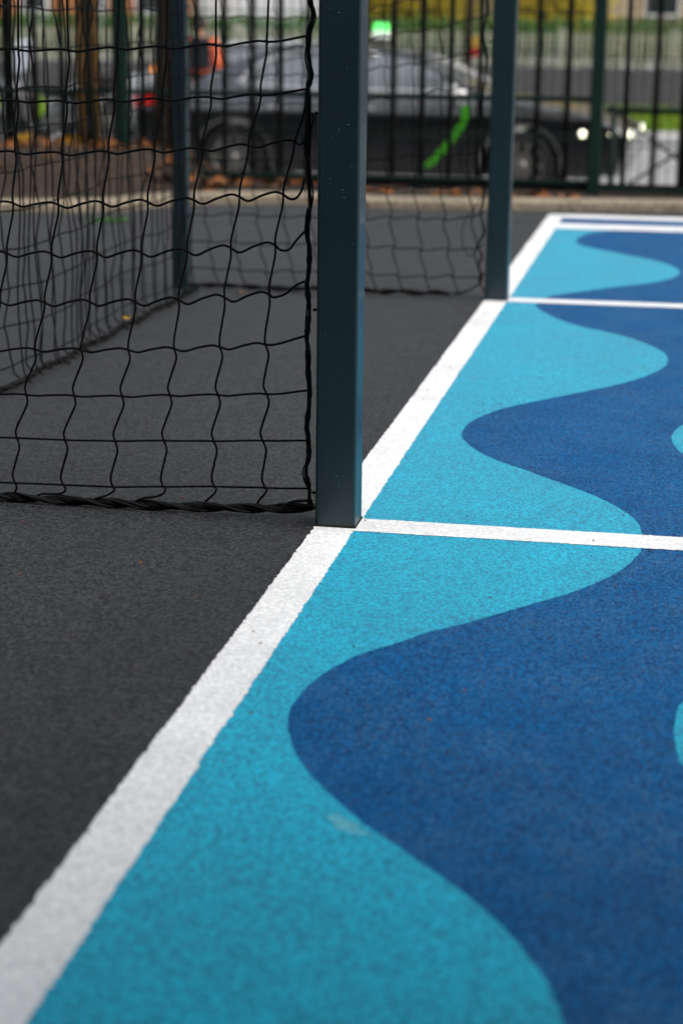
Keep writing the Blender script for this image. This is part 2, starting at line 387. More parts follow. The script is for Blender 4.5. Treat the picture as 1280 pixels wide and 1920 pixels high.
# ------------------------------------------------------------------ the goal
GOAL = empty('goal', (0, 0, 0)); tag(GOAL, 'dark teal steel sports goal with black cord net on the white goal line', 'goal')
SP = 3.1146
def square_bar(name, p0, p1, w, d, rad=.006, parent=GOAL):
    """vertical square tube"""
    b = MB(); b.box((0, 0, 0), (w, d, p1[2]-p0[2]))
    me = b.mesh(name); bm = bmesh.new(); bm.from_mesh(me)
    ed = [e for e in bm.edges if abs(e.verts[0].co.z-e.verts[1].co.z) > .1]
    bmesh.ops.bevel(bm, geom=ed, offset=rad, segments=4, profile=.5, affect='EDGES')
    for f in bm.faces: f.smooth = False
    bmesh.ops.recalc_face_normals(bm, faces=bm.faces[:]); bm.to_mesh(me); bm.free()
    return link(name, me, M['post'], parent, ((p0[0]+p1[0])/2, (p0[1]+p1[1])/2, (p0[2]+p1[2])/2))
HT = 2.0
POSTS = []
for y in (0, SP):
    POSTS.append(square_bar('post', (0, y+.04, .0018), (0, y+.04, HT), .08, .08))
for po in POSTS:
    MB().box((0, 0, -(HT-.0018)/2+.0018), (.0828, .0828, .003)).build('base_joint', M['rubber'], po)
RX = -1.14
for y in (.04, SP+.04):
    square_bar('rear_post', (RX-.03, y, 0.001), (RX-.03, y, HT-.002), .056, .056)
cb = MB().box((0, SP/2+.04, HT+.04), (.08, SP+.08, .08)); cb.build('crossbar', M['post'], GOAL, bevel=.005)
MB().box((RX-.03, SP/2+.04, HT+.03), (.056, SP+.056, .056)).build('rear_crossbar', M['post'], GOAL, bevel=.004)
for y in (.04, SP+.04):
    MB().box((RX/2-.035, y, HT+.03), (abs(RX)-.052-.03, .05, .05)).build('top_stay', M['post'], GOAL, bevel=.004)
# rain drops on the near post, joined: far too small to pick apart
rd = random.Random(4); b = MB()
for i in range(200):
    face = 0 if rd.random() < .3 else 1
    z = rd.uniform(.02, 1.1)
    if rd.random() > .35+.5*z: continue
    r = rd.choice([.0006, .0007, .0009, .0011, .0013, .0017]); u = rd.uniform(-.031, .031)
    if face == 0: c, ax = Vector((u, 0, z)), Vector((0, -1, 0))
    else: c, ax = Vector((.04, .04+u, z)), Vector((1, 0, 0))
    a = ax.orthogonal().normalized(); q = ax.cross(a); vs = []
    for rr, hh in ((1, -.1), (.82, .45), (.35, .72)):
        for k in range(6): vs.append(c+(a*math.cos(k*math.pi/3)+q*math.sin(k*math.pi/3))*r*rr+ax*r*hh)
    b.add(vs, [(i*6+k, i*6+(k+1) % 6, (i+1)*6+(k+1) % 6, (i+1)*6+k) for i in range(2) for k in range(6)]+[tuple(range(12, 18))], True)
o = b.build('rain_drops', M['water'], POSTS[0]); o.location = -POSTS[0].location; o['kind'] = 'stuff'

NR = .0024
def cord(parent, pts, rad=NR, n=6, name='cord', mat='cord', k=4):
    return MB().tube(catmull(pts, k), rad, n).build(name, M[mat], parent)

# --- near side net, in the plane just behind the front of the near post
NY = .052
def nn(x, y, dy=0): return on(x, y, 1, NY+dy)
cols = {  # knots of each hanging cord, rows A..J of the photograph
 'b': [None, None, (552.5,265), (531,365), (516,460), (505,552.5), (497.5,646), (500,739), (492.5,826), (497.5,914.5)],
 'a': [(500,78), (489,178), (466,272.5), (449,369), (433,465), (421,557.5), (412.5,650.5), (409,740.5), (401,827), (402.5,912)],
 'c': [(405,84.5), (396,183), (380,279.5), (364,375.5), (351,471), (335.5,562.5), (327,654), (319,741), (307.5,826), (307,912.5)],
 'd': [(313,88.5), (306,186), (290.5,282), (277.5,379), (266,474), (254,566), (241,656), (229.5,743), (216,827), (212.5,913)],
 'e': [(221,90), (214.5,188), (204,285), (194,381), (182.5,475), (169,566), (153,656), (140,742), (122.5,825), (119,909)],
 'f': [(129,94.5), (126,191), (117.5,288), (110,384), (97.5,476), (84.5,567.5), (66,655), (50,740), (32.5,821), (29,905.5)],
 'g': [(35,93), (34,189), (30,285), (25,381), (14,475), (1,566), (-21,655), (-38,738), (-58,819), (-62,902)]}
order = ['g', 'f', 'e', 'd', 'c', 'a', 'b']
for i in range(1, 5):                               # carried on to the rear post, outside the frame
    nm = 'g%d' % i; cols[nm] = [(x-93*i, y+2*i) for x, y in cols['g']]; order.insert(0, nm)
ends = [(574,67.5), (574,167), (567,270), (570,335), (571,434), (571,527.5), (571,630), (575,732), (572.5,826), (577.5,916)]
K = {c: [nn(*p, random.uniform(-.006, .006)) if p else None for p in cols[c]] for c in cols}
TOPN = 10                                            # rows above the frame, up to the crossbar
near = empty('side_net', (0, NY, 0)); near.parent = GOAL
OFF = Vector((0, -NY, 0))
def ncord(pts, **kw):
    o = cord(near, pts, **kw); o.location = OFF; return o
ext = {}
for c in order:
    if c == 'b': ext[c] = []; continue
    a0, a1 = K[c][0], K[c][1]; d = (a0-a1); d.y = 0
    ext[c] = [a0+Vector((d.x*.5*(i+1)*.6, random.uniform(-.008, .008), .0985*(i+1))) for i in range(TOPN)]
SAG = [.004, .004, .006, .010, .011, .011, .007, .003, .001, .001]
for r in range(10):
    seq = [K[c][r] for c in order if K[c][r] is not None]; pts = []
    for i, p in enumerate(seq):
        pts.append(p)
        q = seq[i+1] if i+1 < len(seq) else None
        if q is not None:
            s = SAG[r]*(.45+.55*i/len(seq))
            pts += [p.lerp(q, .2)+Vector((0, .002, -s)), p.lerp(q, .5), p.lerp(q, .82)+Vector((0, -.002, s*.7))]
    last = seq[-1]; e = nn(*ends[r])
    if r == 2: pts += [nn(560,271), nn(567,268), nn(575,252)]
    elif r == 3: pts += [nn(541,372), nn(549,373.5), nn(558,369), nn(566,355), nn(569,342), e]
    elif r == 4: pts += [nn(523,467), nn(532,470), nn(543,467), nn(556,450), e]
    elif r == 5: pts += [nn(511,557), nn(518,557), nn(535,551), nn(555,535), e]
    else: pts += [last.lerp(e, .3)+Vector((0, 0, -SAG[r]*.6)), e]
    pts = [pts[0]+Vector((-.05, 0, 0))]+pts
    ncord(pts)
for i in range(TOPN):
    seq = [ext[c][i] for c in order if c != 'b'] ; ncord([seq[0]+Vector((-.05, 0, 0))]+seq+[Vector((-.052, NY, seq[-1].z+.01))])
TAIL = {'f': [(32,914), (27,924), (16,929), (0,931), (-14,936)], 'e': [(123,914), (121,922), (110,926), (92,926), (76,927), (66,933), (63,941)],
        'd': [(215.5,916), (212,922), (200,929), (180,935), (164,943)], 'c': [(310.5,917), (307,925), (293,931), (270,934), (255,940), (247,949)],
        'a': [(405.5,917), (403,924), (395,932), (384,942)], 'b': [(500.5,918), (497,925), (484,941)]}
for c in order:
    Kc = [k for k in K[c] if k is not None]; pts = []
    if c == 'b': pts = [nn(574,168), nn(573,195), nn(566,225)]
    else: pts = [Vector((ext[c][-1].x, NY, HT-.006))]+ext[c][::-1]
    for i, p in enumerate(Kc):
        pts.append(p)
        if i+1 < len(Kc):
            q = Kc[i+1]; low_ = len(Kc)-i <= 4; s = .006 if low_ else .0022
            pts += [p.lerp(q, .2)+Vector((s, 0, 0)), p.lerp(q, .5), p.lerp(q, .82)+Vector((-s, 0, 0))]
    if c in TAIL: pts += [nn(*q) for q in TAIL[c]]; pts.append(Vector((pts[-1].x-.004, NY, .011)))
    else: pts += [Kc[-1]+Vector((.002, 0, -.012)), Kc[-1]+Vector((-.03, 0, -.025)), Kc[-1]+Vector((-.05, 0, -.04))]
    ncord(pts)
# small knots where the cords cross
for c in order:
    for p in [k for k in K[c] if k is not None]:
        b = MB(); b.tube([p+Vector((-.004, 0, .0025)), p, p+Vector((.004, 0, -.0025))], [.0022, .0032, .0022], 6); o = b.build('knot', M['cord'], near); o.location = OFF
# bottom rope: bundles twisted round each other
def twisted(parent, axis, nb, hr, cr, pitch, off, core, name='rope_strand', n=6, ph0=0):
    A = catmull(axis, 14); L = 0; pts = [[] for _ in range(nb)]
    prev = A[0]
    for i, p in enumerate(A):
        L += (p-prev).length; prev = p
        t = (A[min(i+1, len(A)-1)]-A[max(0, i-1)]).normalized(); u = t.orthogonal().normalized() if abs(t.z) > .9 else Vector((0, 0, 1)); u = (u-t*u.dot(t)).normalized(); v = t.cross(u)
        for k in range(nb):
            w = ph0+2*math.pi*L/pitch+[0, .42, .84, 3.14, 3.56, 3.98][k]*(1 if nb > 2 else 1)
            h = hr*(1+.25*math.sin(L*23+k*2)); pts[k].append(p+(u*math.cos(w)+v*math.sin(w))*h)
    for k in range(nb):
        o = MB().tube(pts[k], cr, n).build(name, M['rope'], parent); o.location = off
    if core:
        o = MB().tube(A, [core*(1+.3*math.sin(i*.9)+.15*random.random()) for i in range(len(A))], 8).build('rope_core', M['cord'], parent); o.location = off
ax = [Vector((-1.12, NY, .016)), Vector((-.9, NY, .018))]+[nn(x, y) for x, y in [(-120,938), (-40,940), (20,942), (90,943), (160,946), (240,948), (320,947), (400,949), (470,951), (530,951), (570,950), (589,948)]]
for p in ax: p.z = max(p.z-.002, .0105)
twisted(near, ax, 6, .0068, .0030, .19, OFF, .0060)
ncord([nn(586,940), nn(570,939), nn(548,941), nn(534,948), nn(545,955), nn(566,957), nn(588,952)], rad=.0034, name='rope_loop', mat='rope')
# lacing rope up the post
lc = [(584,951),(580,938),(580,915),(576,900),(574,882),(579,852),(577,830),(575,800),(579,765),(581,740),(577,690),(575,645),(576,620),(580,590),(578,560),(575,530),(579,500),(580,470),(577,430),(578,400),(581,380),(577.5,320),(576,290),(575,260),(577,200),(577,165),(583,140),(578,100),(579,60),(586,30),(581,0),(580,-40),(586,-80),(581,-130)]
ax = [nn(*q) for q in lc]; x0 = ax[-1].x
ax += [Vector((x0+.004*math.sin(i*1.9), NY, ax[-1].z+.06*(i+1))) for i in range(int((HT-.03-ax[-1].z)/.06))]
A = catmull(ax, 5)
o = MB().tube(A, [.0046*(1+.26*math.sin(i*.55)+.14*math.sin(i*1.7)) for i in range(len(A))], 8).build('edge_rope', M['rope'], near); o.location = OFF
twisted(near, ax, 1, .0052, .0018, .16, OFF, 0, 'lacing_cord', 5)
ncord([nn(577,262), nn(584,240), nn(588,222), nn(585,213), nn(581,219), nn(582,250), nn(579,300)], rad=.0018, name='lacing_loop')
# short ties to the post
for z in (.055, .42, .79, 1.15, 1.5, 1.85):
    o = MB().tube([Vector((-.056, NY, z)), Vector((-.036, NY+.002, z+.002))], .003, 6).build('tie', M['cord'], near); o.location = OFF

# --- far side net
FY = SP+.036
far = empty('side_net', (0, FY, 0)); far.parent = GOAL; OFF2 = Vector((0, -FY, 0))
def fcord(pts, **kw):
    o = cord(far, pts, **kw); o.location = OFF2; return o
rnd = random.Random(21)
def fk(i, j):
    """knot in column i (from the front post backwards), row j (from the ground upwards)"""
    z = .075+.1*j+.004*math.sin(i*2.1+j)
    x = -.095-.0985*i
    lean = .028*max(0, 3.2-j)*.55-.010*max(0, j-3)*.25
    z += max(0, j-1)*.006*max(0, 5-i)*.45
    return Vector((x+lean-.02, FY+rnd.uniform(-.012, .012), z))
FN, FR = 11, 20
KF = [[fk(i, j) for j in range(FR)] for i in range(FN)]
ropex = -.051
bot = [(560,559),(590,548),(620,556),(645,547),(682,554),(715,556),(743,560),(776,555),(802,563),(824,557),(846,564)]
for j in range(FR-1):
    pts = [Vector((RX-.004, FY, KF[-1][j].z))]
    for i in range(FN-1, -1, -1):
        p = KF[i][j]; pts.append(p)
        if i:
            q = KF[i-1][j]; pts += [p.lerp(q, .22)+Vector((0, 0, -.004)), p.lerp(q, .8)+Vector((0, 0, .004))]
    pts.append(Vector((ropex, FY, KF[0][j].z+(.02 if j else .015))))
    fcord(pts, n=5, k=3)
for i in range(FN):
    pts = [Vector((KF[i][-1].x, FY, HT-.004))]
    for j in range(FR-1, -1, -1):
        p = KF[i][j]; pts.append(p)
        if j:
            q = KF[i][j-1]; s = .006 if j < 5 else .003
            pts += [p.lerp(q, .25)+Vector((-s, 0, 0)), p.lerp(q, .8)+Vector((s, 0, 0))]
    pts += [KF[i][0]+Vector((.012, 0, -.03)), KF[i][0]+Vector((.025 if i else .03, 0, -.062))]
    fcord(pts, n=5, k=3)
ax = [Vector((RX-.005, FY, .013)), Vector((-1.0, FY, .016)), Vector((-.85, FY, .013))]+[Vector((x, FY, .013+.006*(k % 2))) for k, x in enumerate([-.74, -.66, -.58, -.5, -.42, -.35, -.28, -.22, -.17])]
twisted(far, ax, 6, .0062, .0030, .17, OFF2, .0062)
vx = [(846,563),(872,547),(896.5,533),(902,520),(897,496),(903,481),(896,459),(907,435),(900,398),(907,369),(902,330),(905,290),(907,250),(903,200),(908,150),(912,110),(906,60),(914,20),(911,-30)]
ax = [on(x, y, 1, FY) for x, y in vx]; ax[0].z = .013
ax += [Vector((-.053+.004*math.sin(i*2.1), FY, ax[-1].z+.07*(i+1))) for i in range(int((HT-.03-ax[-1].z)/.07))]
A = catmull(ax, 5)
o = MB().tube(A, [.0040*(1+.25*math.sin(i*.6)) for i in range(len(A))], 6).build('edge_rope', M['rope'], far); o.location = OFF2
for pts in ([(905,366),(885,395),(868,420),(866,455),(880,480),(896,462)], [(907,250),(880,262),(862,290),(872,330),(903,338)], [(912,110),(930,90),(926,60),(913,40)]):
    fcord([on(x, y, 1, FY-.01) for x, y in pts], n=5, rad=.0018, name='lacing_loop')
for z in (.09, .5, .9, 1.3, 1.7):
    o = MB().tube([Vector((-.058, FY, z)), Vector((-.036, FY+.002, z+.002))], .003, 6).build('tie', M['cord'], far); o.location = OFF2

# --- back net
BX = RX+.012
back = empty('back_net', (BX, 0, 0)); back.parent = GOAL; OFF3 = Vector((-BX, 0, 0))
rnd = random.Random(33)
NCB, NRB = 31, 20
KB = [[Vector((BX+rnd.uniform(-.012, .012)+.02*math.sin(i*.5), .07+.0985*i+.004*math.sin(j*1.3+i)+rnd.uniform(-.006, .006), .058+.1045*j-.012*math.sin(i*math.pi/30)+.004*math.sin(i*1.1+j*.7))) for j in range(NRB)] for i in range(NCB)]
def bcord(pts, **kw):
    o = cord(back, pts, n=5, k=3, **kw); o.location = OFF3; return o
for j in range(NRB-1):
    pts = [Vector((BX, .05, KB[0][j].z))]+[KB[i][j] for i in range(NCB)]+[Vector((BX, SP+.03, KB[-1][j].z+.01))]
    bcord(pts, rad=.0024)
for i in range(NCB):
    pts = [Vector((BX, KB[i][-1].y, HT+.002))]
    for j in range(NRB-2, -1, -1):
        p = KB[i][j]; pts.append(p)
        if j: q = KB[i][j-1]; pts += [p.lerp(q, .25)+Vector((0, .004, 0)), p.lerp(q, .78)+Vector((0, -.004, 0))]
    pts += [KB[i][0]+Vector((.002, 0, -.018)), KB[i][0]+Vector((.02, -.006, -.032)), KB[i][0]+Vector((.04, -.012, -.038))]
    bcord(pts, rad=.0025)
for i in range(11, 30):                                  # slack second layer hanging inside
    y = .115+.0985*i+.012*math.sin(i*2.2); x = BX+.045+.012*math.sin(i*1.3)
    bcord([Vector((x-.03, y, HT+.002)), Vector((x, y-.01, 1.5))]+[Vector((x+.006*math.sin(k*1.1+i), y+.008*math.sin(k*.9+i*.7), 1.35-.1*k)) for k in range(13)]+[Vector((x+.006, y-.01, .045)), Vector((x+.03, y-.02, .02))], rad=.0023)
ax = [Vector((BX+.035+.006*math.sin(i*1.7), .06+i*.1, .013+.004*math.sin(i*2.3)**2)) for i in range(31)]
twisted(back, ax, 6, .006, .0030, .19, OFF3, .0062)

# ------------------------------------------------------------------ fences behind the court
GF = 7.02
gf = empty('mesh_fence', (-.9, GF, .05)); tag(gf, 'dark green welded wire mesh fence with square posts behind the goal', 'fence')
OG = -Vector(gf.location)
PX = [on(228, 200, 1, GF).x, on(1118, 200, 1, GF).x]
gap = PX[1]-PX[0]; posts = [PX[0]-gap, PX[0], PX[1], PX[1]+gap]
for x in posts:
    o = MB().box((x, GF, .9), (.07, .06, 1.9)).build('post', M['green_steel'], gf, bevel=.006); o.location = OG
wire = MB().tube([(0, 0, .10), (0, 0, 1.78)], .0024, 5).mesh('wire'); wire.materials.append(M['green_steel'])
for a, b_ in zip(posts, posts[1:]):
    drop = -.035 if a > -.5 else 0
    n = int((b_-a-.09)/.05)
    for k in range(n+1): link('wire', wire, None, gf, Vector((a+.045+(b_-a-.09)*k/n, GF-.001, drop))+OG)
    for z in (.345, .375, .80, .83, 1.03, 1.26, 1.5, 1.75):
        o = MB().tube([(a+.036, GF-.008, z+drop), (b_-.036, GF-.008, z+drop)], .0032, 5).build('cross_wire', M['green_steel'], gf); o.location = OG
    for z in (.107, .565) if a < -.5 else (.075,):
        o = MB().box(((a+b_)/2, GF+.02, z), (b_-a-.075, .03, .028)).build('rail', M['green_steel'], gf, bevel=.004); o.location = OG
BF = 7.22
bf = empty('bar_fence', (-.9, BF, .04)); tag(bf, 'tall black steel vertical bar fence standing behind the green wire mesh', 'fence')
OB = -Vector(bf.location)
x0 = on(739, 50, 1, BF).x; pitch = (on(1180, 50, 1, BF).x-x0)/8
bar = MB().box((0, 0, .98), (.029, .024, 1.9)).mesh('bar'); bar.materials.append(M['black_steel'])
thick = x0+pitch*10-.01+.01
for k in range(-24, 22):
    x = x0+pitch*k
    if k in (10, -14, -30): o = MB().box((x, BF, .98), (.055, .055, 1.95)).build('post', M['black_steel'], bf, bevel=.004)
    else: o = link('bar', bar, None, bf, (x, BF, 0)); o.location = Vector((x, BF, 0))+OB; continue
    o.location = OB
for z in (.07, 1.86):
    o = MB().box((x0-pitch*1.5, BF+.0285, z), (pitch*46, .03, .04)).build('rail', M['black_steel'], bf); o.location = OB

# wooden stakes of the young tree, and tree trunks
def tree(name, label, base, h, r0, lean, crown_z, crown_r, n, mat, seed, leaf=.07, group=None):
    rd = random.Random(seed); t = empty(name, base); tag(t, label, 'tree', group)
    pts = [Vector((lean*z/h+.03*math.sin(z*1.3+seed), .02*math.sin(z*1.7), z)) for z in [0, .12]+[h*k/8 for k in range(1, 9)]]
    rr = [r0*1.35, r0*1.08]+[r0*(1-.6*k/8) for k in range(1, 9)]
    tr = MB().tube(catmull(pts, 3), [rr[min(i//3, 9)] for i in range(len(catmull(pts, 3)))], 12).build('trunk', M['bark'], t)
    lb = MB(); tips = []
    for k in range(9):
        a = k*2.4+rd.random(); z0 = h*(.55+.05*k); s = Vector((lean*z0/h, 0, z0)); L = crown_r*rd.uniform(.6, .95)
        e = s+Vector((math.cos(a)*L, math.sin(a)*L, L*rd.uniform(.5, .9))); m = s.lerp(e, .5)+Vector((0, 0, -.1))
        q = catmull([s, m, e], 4); lb.tube(q, [r0*.35*(1-.8*i/len(q)) for i in range(len(q))], 6); tips += [m, e, s.lerp(e, .75)]
    lb.build('limbs', M['bark'], t)
    cbm = MB()
    for i in range(n):
        c = rd.choice(tips)+Vector([rd.gauss(0, crown_r*.28) for _ in range(3)])
        a = Vector([rd.gauss(0, 1) for _ in range(3)]).normalized(); q = a.orthogonal().normalized(); s = leaf*rd.uniform(.6, 1.2)
        cbm.add([c, c+a*s*.5+q*s*.32, c+a*s, c+a*s*.5-q*s*.32], [(0, 1, 2, 3)])
    me = cbm.mesh('crown'); link('crown', me, M[mat], t)
    return t
p = on(306, 335, 1, 7.36)
tree('street_tree', 'dark slim tree trunk behind the fence next to the rear goal post', (p.x, 7.345, .2), 6.2, .043, .25, 3.5, 2.4, 9000, 'crown', 3, .11)
for k, (px, label) in enumerate([(157.5, 'light wooden tree stake behind the fence, left of a matching stake'), (184, 'light wooden tree stake behind the fence, right of a matching stake')]):
    p = on(px, 310, 1, 7.37)
    st = MB().tube([(0, 0, -.18), (0, 0, .6), (.006, .004, 1.3), (.01, 0, 2.1)], [.027, .028, .027, .025], 12).build('tree_stake', M['stake'], None, (p.x, 7.355, .235))
    tag(st, label, 'stake', 'wooden tree stakes')

# ------------------------------------------------------------------ fallen leaves
def leaf_mesh(name, size, mat, seed):
    rd = random.Random(seed); vs = [(0, 0, .012)]; n = 15
    for k in range(n):
        a = 2*math.pi*k/n; r = size*(.5+.5*abs(math.cos(2.5*a)))*rd.uniform(.85, 1.1)
        vs.append((r*math.cos(a), r*math.sin(a)*.85, size*.45*(r/size)**2*rd.uniform(-.15, 1)+.004))
    me = bpy.data.meshes.new(name); me.from_pydata(vs, [], [(0, 1+k, 1+(k+1) % n) for k in range(n)]); me.materials.append(M[mat]); me.update(); return me
LM = {c: [leaf_mesh('leaf', s, 'leaf_'+c, i+q) for i, s in enumerate((.032, .04, .048))] for q, c in enumerate(('orange', 'yellow', 'brown'))}
def ground_z(x, y):
    yk = kerb_y(x)
    if y > BACK: return STREET
    if y > yk+.2: return bed_z(x, y, yk)+.004
    if y > yk: return .058
    return .0
rd = random.Random(77)
LBL = {'orange': 'curled orange leaf fallen in the strip under the fence', 'brown': 'withered brown leaf fallen in the strip under the fence', 'yellow': 'bright yellow leaf fallen on the soil under the fence'}
def leaf(c, x, y, dz=0, lab=None, grp=None, rot=None):
    o = link('fallen_leaf', rd.choice(LM[c]), None, None, (x, y, ground_z(x, y)+.004+dz), rot or (rd.gauss(0, .35), rd.gauss(0, .35), rd.uniform(0, 6.3)))
    s = rd.uniform(.7, 1.15); o.scale = (s, s, s)
    tag(o, lab or LBL[c], 'leaf', grp or c+' leaves under the fence'); return o
for k in range(150):                                        # heap on the left
    x = rd.uniform(-3.3, -1.9); leaf(rd.choice(['orange', 'orange', 'brown', 'brown']), x, min(7.40, rd.gauss(6.95, .3)), rd.uniform(0, .02))
for k in range(45):
    leaf(rd.choice(['orange', 'orange', 'brown']), rd.uniform(-2.0, -1.2), rd.uniform(6.85, 7.3), rd.uniform(0, .015))
for cx, n in ((-1.0, 6), (-.62, 7), (-.5, 4), (-.12, 9), (0.0, 4)):
    for k in range(n): leaf(rd.choice(['orange', 'orange', 'brown']), rd.gauss(cx, .05), rd.uniform(6.70, 6.90), rd.uniform(0, .006))
for px, py in ((42, 300), (50, 308), (36, 312), (128, 303), (118, 306), (135, 309), (140, 312)):
    p = on(px, py, 1, 7.15); o = leaf('yellow', p.x, 7.15, 0); o.location.z = max(o.location.z, .24)+.01; o.rotation_euler.x = .9; o.scale = (1.5, 1.5, 1.5)
for (px, py), c, lb in (((241, 602), 'yellow', 'pale dry leaf lying against the bottom rope of the back net, nearer one'), ((286, 582), 'brown', 'dull brown leaf lying against the bottom rope of the back net, farther one'), ((450, 553), 'brown', 'small brown leaf lying by the far bottom rope of the net')):
    p = on(px, py, 2, 0); o = leaf(c, p.x, p.y, 0, lb, 'leaves inside the goal', (.1, .1, rd.uniform(0, 6))); o.scale = (.62, .62, .62)
# tiny orange and brown crumbs on the court: too small to count
b = MB(); rd2 = random.Random(12)
spots = [on(x, y, 2, 0) for x, y in ((605,987),(632,989.5),(618,988),(655,992),(470,1340),(806,1322),(806,1352),(905,1197),(1030,1202),(1096,1235),(1222,1182),(1146,1028),(1218,1035),(1152,1103),(1235,1185),(257,1256),(212,1348),(664,1215),(663,1010),(960,875),(998,888),(1250,840),(1225,890),(1130,450))]
for k in range(190): spots.append(Vector((rd2.uniform(-1.2, 1.3), rd2.uniform(-1.6, 3), 0)))
for p in spots:
    s = rd2.uniform(.0016, .0045); z = .0024 if p.x > .04 else .002; a = rd2.uniform(0, 6.3)
    c, q = math.cos(a)*s, math.sin(a)*s
    b.add([(p.x+c, p.y+q, z), (p.x-q*.6, p.y+c*.6, z+s*.6), (p.x-c, p.y-q, z), (p.x+q*.6, p.y-c*.6, z+s*.4)], [(0, 1, 2, 3)])
tag(b.build('leaf_crumbs', M['leaf_orange']), 'tiny orange and brown leaf crumbs scattered over the painted court', 'debris', kind='stuff')
# weed tuft on the asphalt
p = on(205, 415, 2, 0); b = MB()
for k in range(160):
    a = rd2.uniform(0, 6.3); r = abs(rd2.gauss(0, .045)); c = Vector((p.x+math.cos(a)*r*1.3, p.y+math.sin(a)*r*1.1, .001)); e = c+Vector((rd2.gauss(0, .02), rd2.gauss(0, .02), rd2.uniform(.006, .022))); w = Vector((-(e-c).y, (e-c).x, 0)); w = w.normalized()*.006 if w.length else Vector((.006, 0, 0))
    b.add([c-w*.4, c.lerp(e, .5)-w, e, c.lerp(e, .5)+w], [(0, 1, 2, 3)])
tag(b.build('weed_tuft', M['tuft']), 'small green weed tuft growing from the dark asphalt behind the net', 'weed')

# ------------------------------------------------------------------ cars
def offset_poly(P, d):
    n = len(P); out = []
    for i in range(n):
        a, b, c = Vector(P[i-1]), Vector(P[i]), Vector(P[(i+1) % n])
        n1 = Vector((-(b-a).y, (b-a).x)).normalized(); n2 = Vector((-(c-b).y, (c-b).x)).normalized()
        m = (n1+n2); m = m.normalized() if m.length > .2 else n1
        out.append(b+m*d)
    return out
def slab(P, layers, zmax=None):
    """side outline P (x,z, counter-clockwise) carried across the car; layers = (y, inset)"""
    b = MB(); n = len(P); vs = []
    for i, (y, d) in enumerate(layers):
        zm = zmax[i] if zmax else 9
        vs += [(q.x, y, min(q.y, zm+.5*max(0, q.y-zm)*0+.012*(q.y if q.y > zm else 0))) for q in offset_poly(P, d)]
    m = len(layers)
    fs = [(i*n+k, i*n+(k+1) % n, (i+1)*n+(k+1) % n, (i+1)*n+k) for i in range(m-1) for k in range(n)]
    b.add(vs, fs, True); b.add(vs[:n], [tuple(range(n))]); b.add(vs[-n:], [tuple(range(n-1, -1, -1))])
    me = b.mesh('x'); bm = bmesh.new(); bm.from_mesh(me); bmesh.ops.remove_doubles(bm, verts=bm.verts[:], dist=1e-5)
    bmesh.ops.triangulate(bm, faces=[f for f in bm.faces if len(f.verts) > 4]); bmesh.ops.recalc_face_normals(bm, faces=bm.faces[:])
    for e in bm.edges: e.smooth = e.calc_face_angle(0) < .7
    bm.to_mesh(me); bm.free(); return me
def arch(cx, cz, r, n=12): return [(cx+r*math.cos(math.pi*k/n), cz+r*math.sin(math.pi*k/n)) for k in range(n, -1, -1)]   # left to right over the top
def smooth2(P, k=4): return [(p.x, p.y) for p in catmull([Vector((a, b, 0)) for a, b in P], k)]
def wheel_meshes(r, w):
    ty = MB().lathe([(r*.68, -w/2+.01), (r*.93, -w/2), (r, -w/2+.03), (r, w/2-.03), (r*.93, w/2), (r*.68, w/2-.01)], 'Y', 36, cap=False).mesh('tyre'); ty.materials.append(M['rubber'])
    b = MB().lathe([(r*.69, -w/2+.012), (r*.64, -w/2+.014), (r*.60, -w/2+.06)], 'Y', 36, cap=False)
    for k in range(10):
        a = 2*math.pi*k/10; Mx = Matrix.Rotation(-a, 3, 'Y'); b.box(Mx @ Vector((r*.36, -w/2+.035, 0)), (r*.56, .03, r*.13), Mx)
    b.lathe([(.001, -w/2+.012), (r*.14, -w/2+.016), (r*.16, -w/2+.05)], 'Y', 16)
    rm = b.mesh('rim'); rm.materials.append(M['alloy'])
    dk = MB().lathe([(.001, -w/2+.07), (r*.62, -w/2+.07), (r*.62, w/2-.02), (.001, w/2-.02)], 'Y', 24).mesh('brake_disc'); dk.materials.append(M['plastic'])
    return ty, rm, dk
def add_wheels(car, xs, r, hw, w=.22):
    ms = wheel_meshes(r, w)
    for x in xs:
        for s in (-1, 1):
            wh = empty('wheel', (x, s*(hw-w/2-.012), r), 0 if s < 0 else math.pi); wh.parent = car
            for m in ms: link(m.name.split('.')[0], m, None, wh)

def patch_side(P, y, mat, name, car, th=.004, s=-1):
    """flat panel with outline P in x,z set on the side of a car"""
    b = MB(); n = len(P); ys = y if callable(y) else (lambda x, z: y)
    vs = [(x, s*(ys(x, z)+th), z) for x, z in P]+[(x, s*(ys(x, z)-.004), z) for x, z in P]
    b.add(vs, [tuple(range(n)), tuple(range(2*n-1, n-1, -1))]+[(i, i+n, (i+1) % n+n, (i+1) % n) for i in range(n)])
    return b.build(name, M[mat], car)

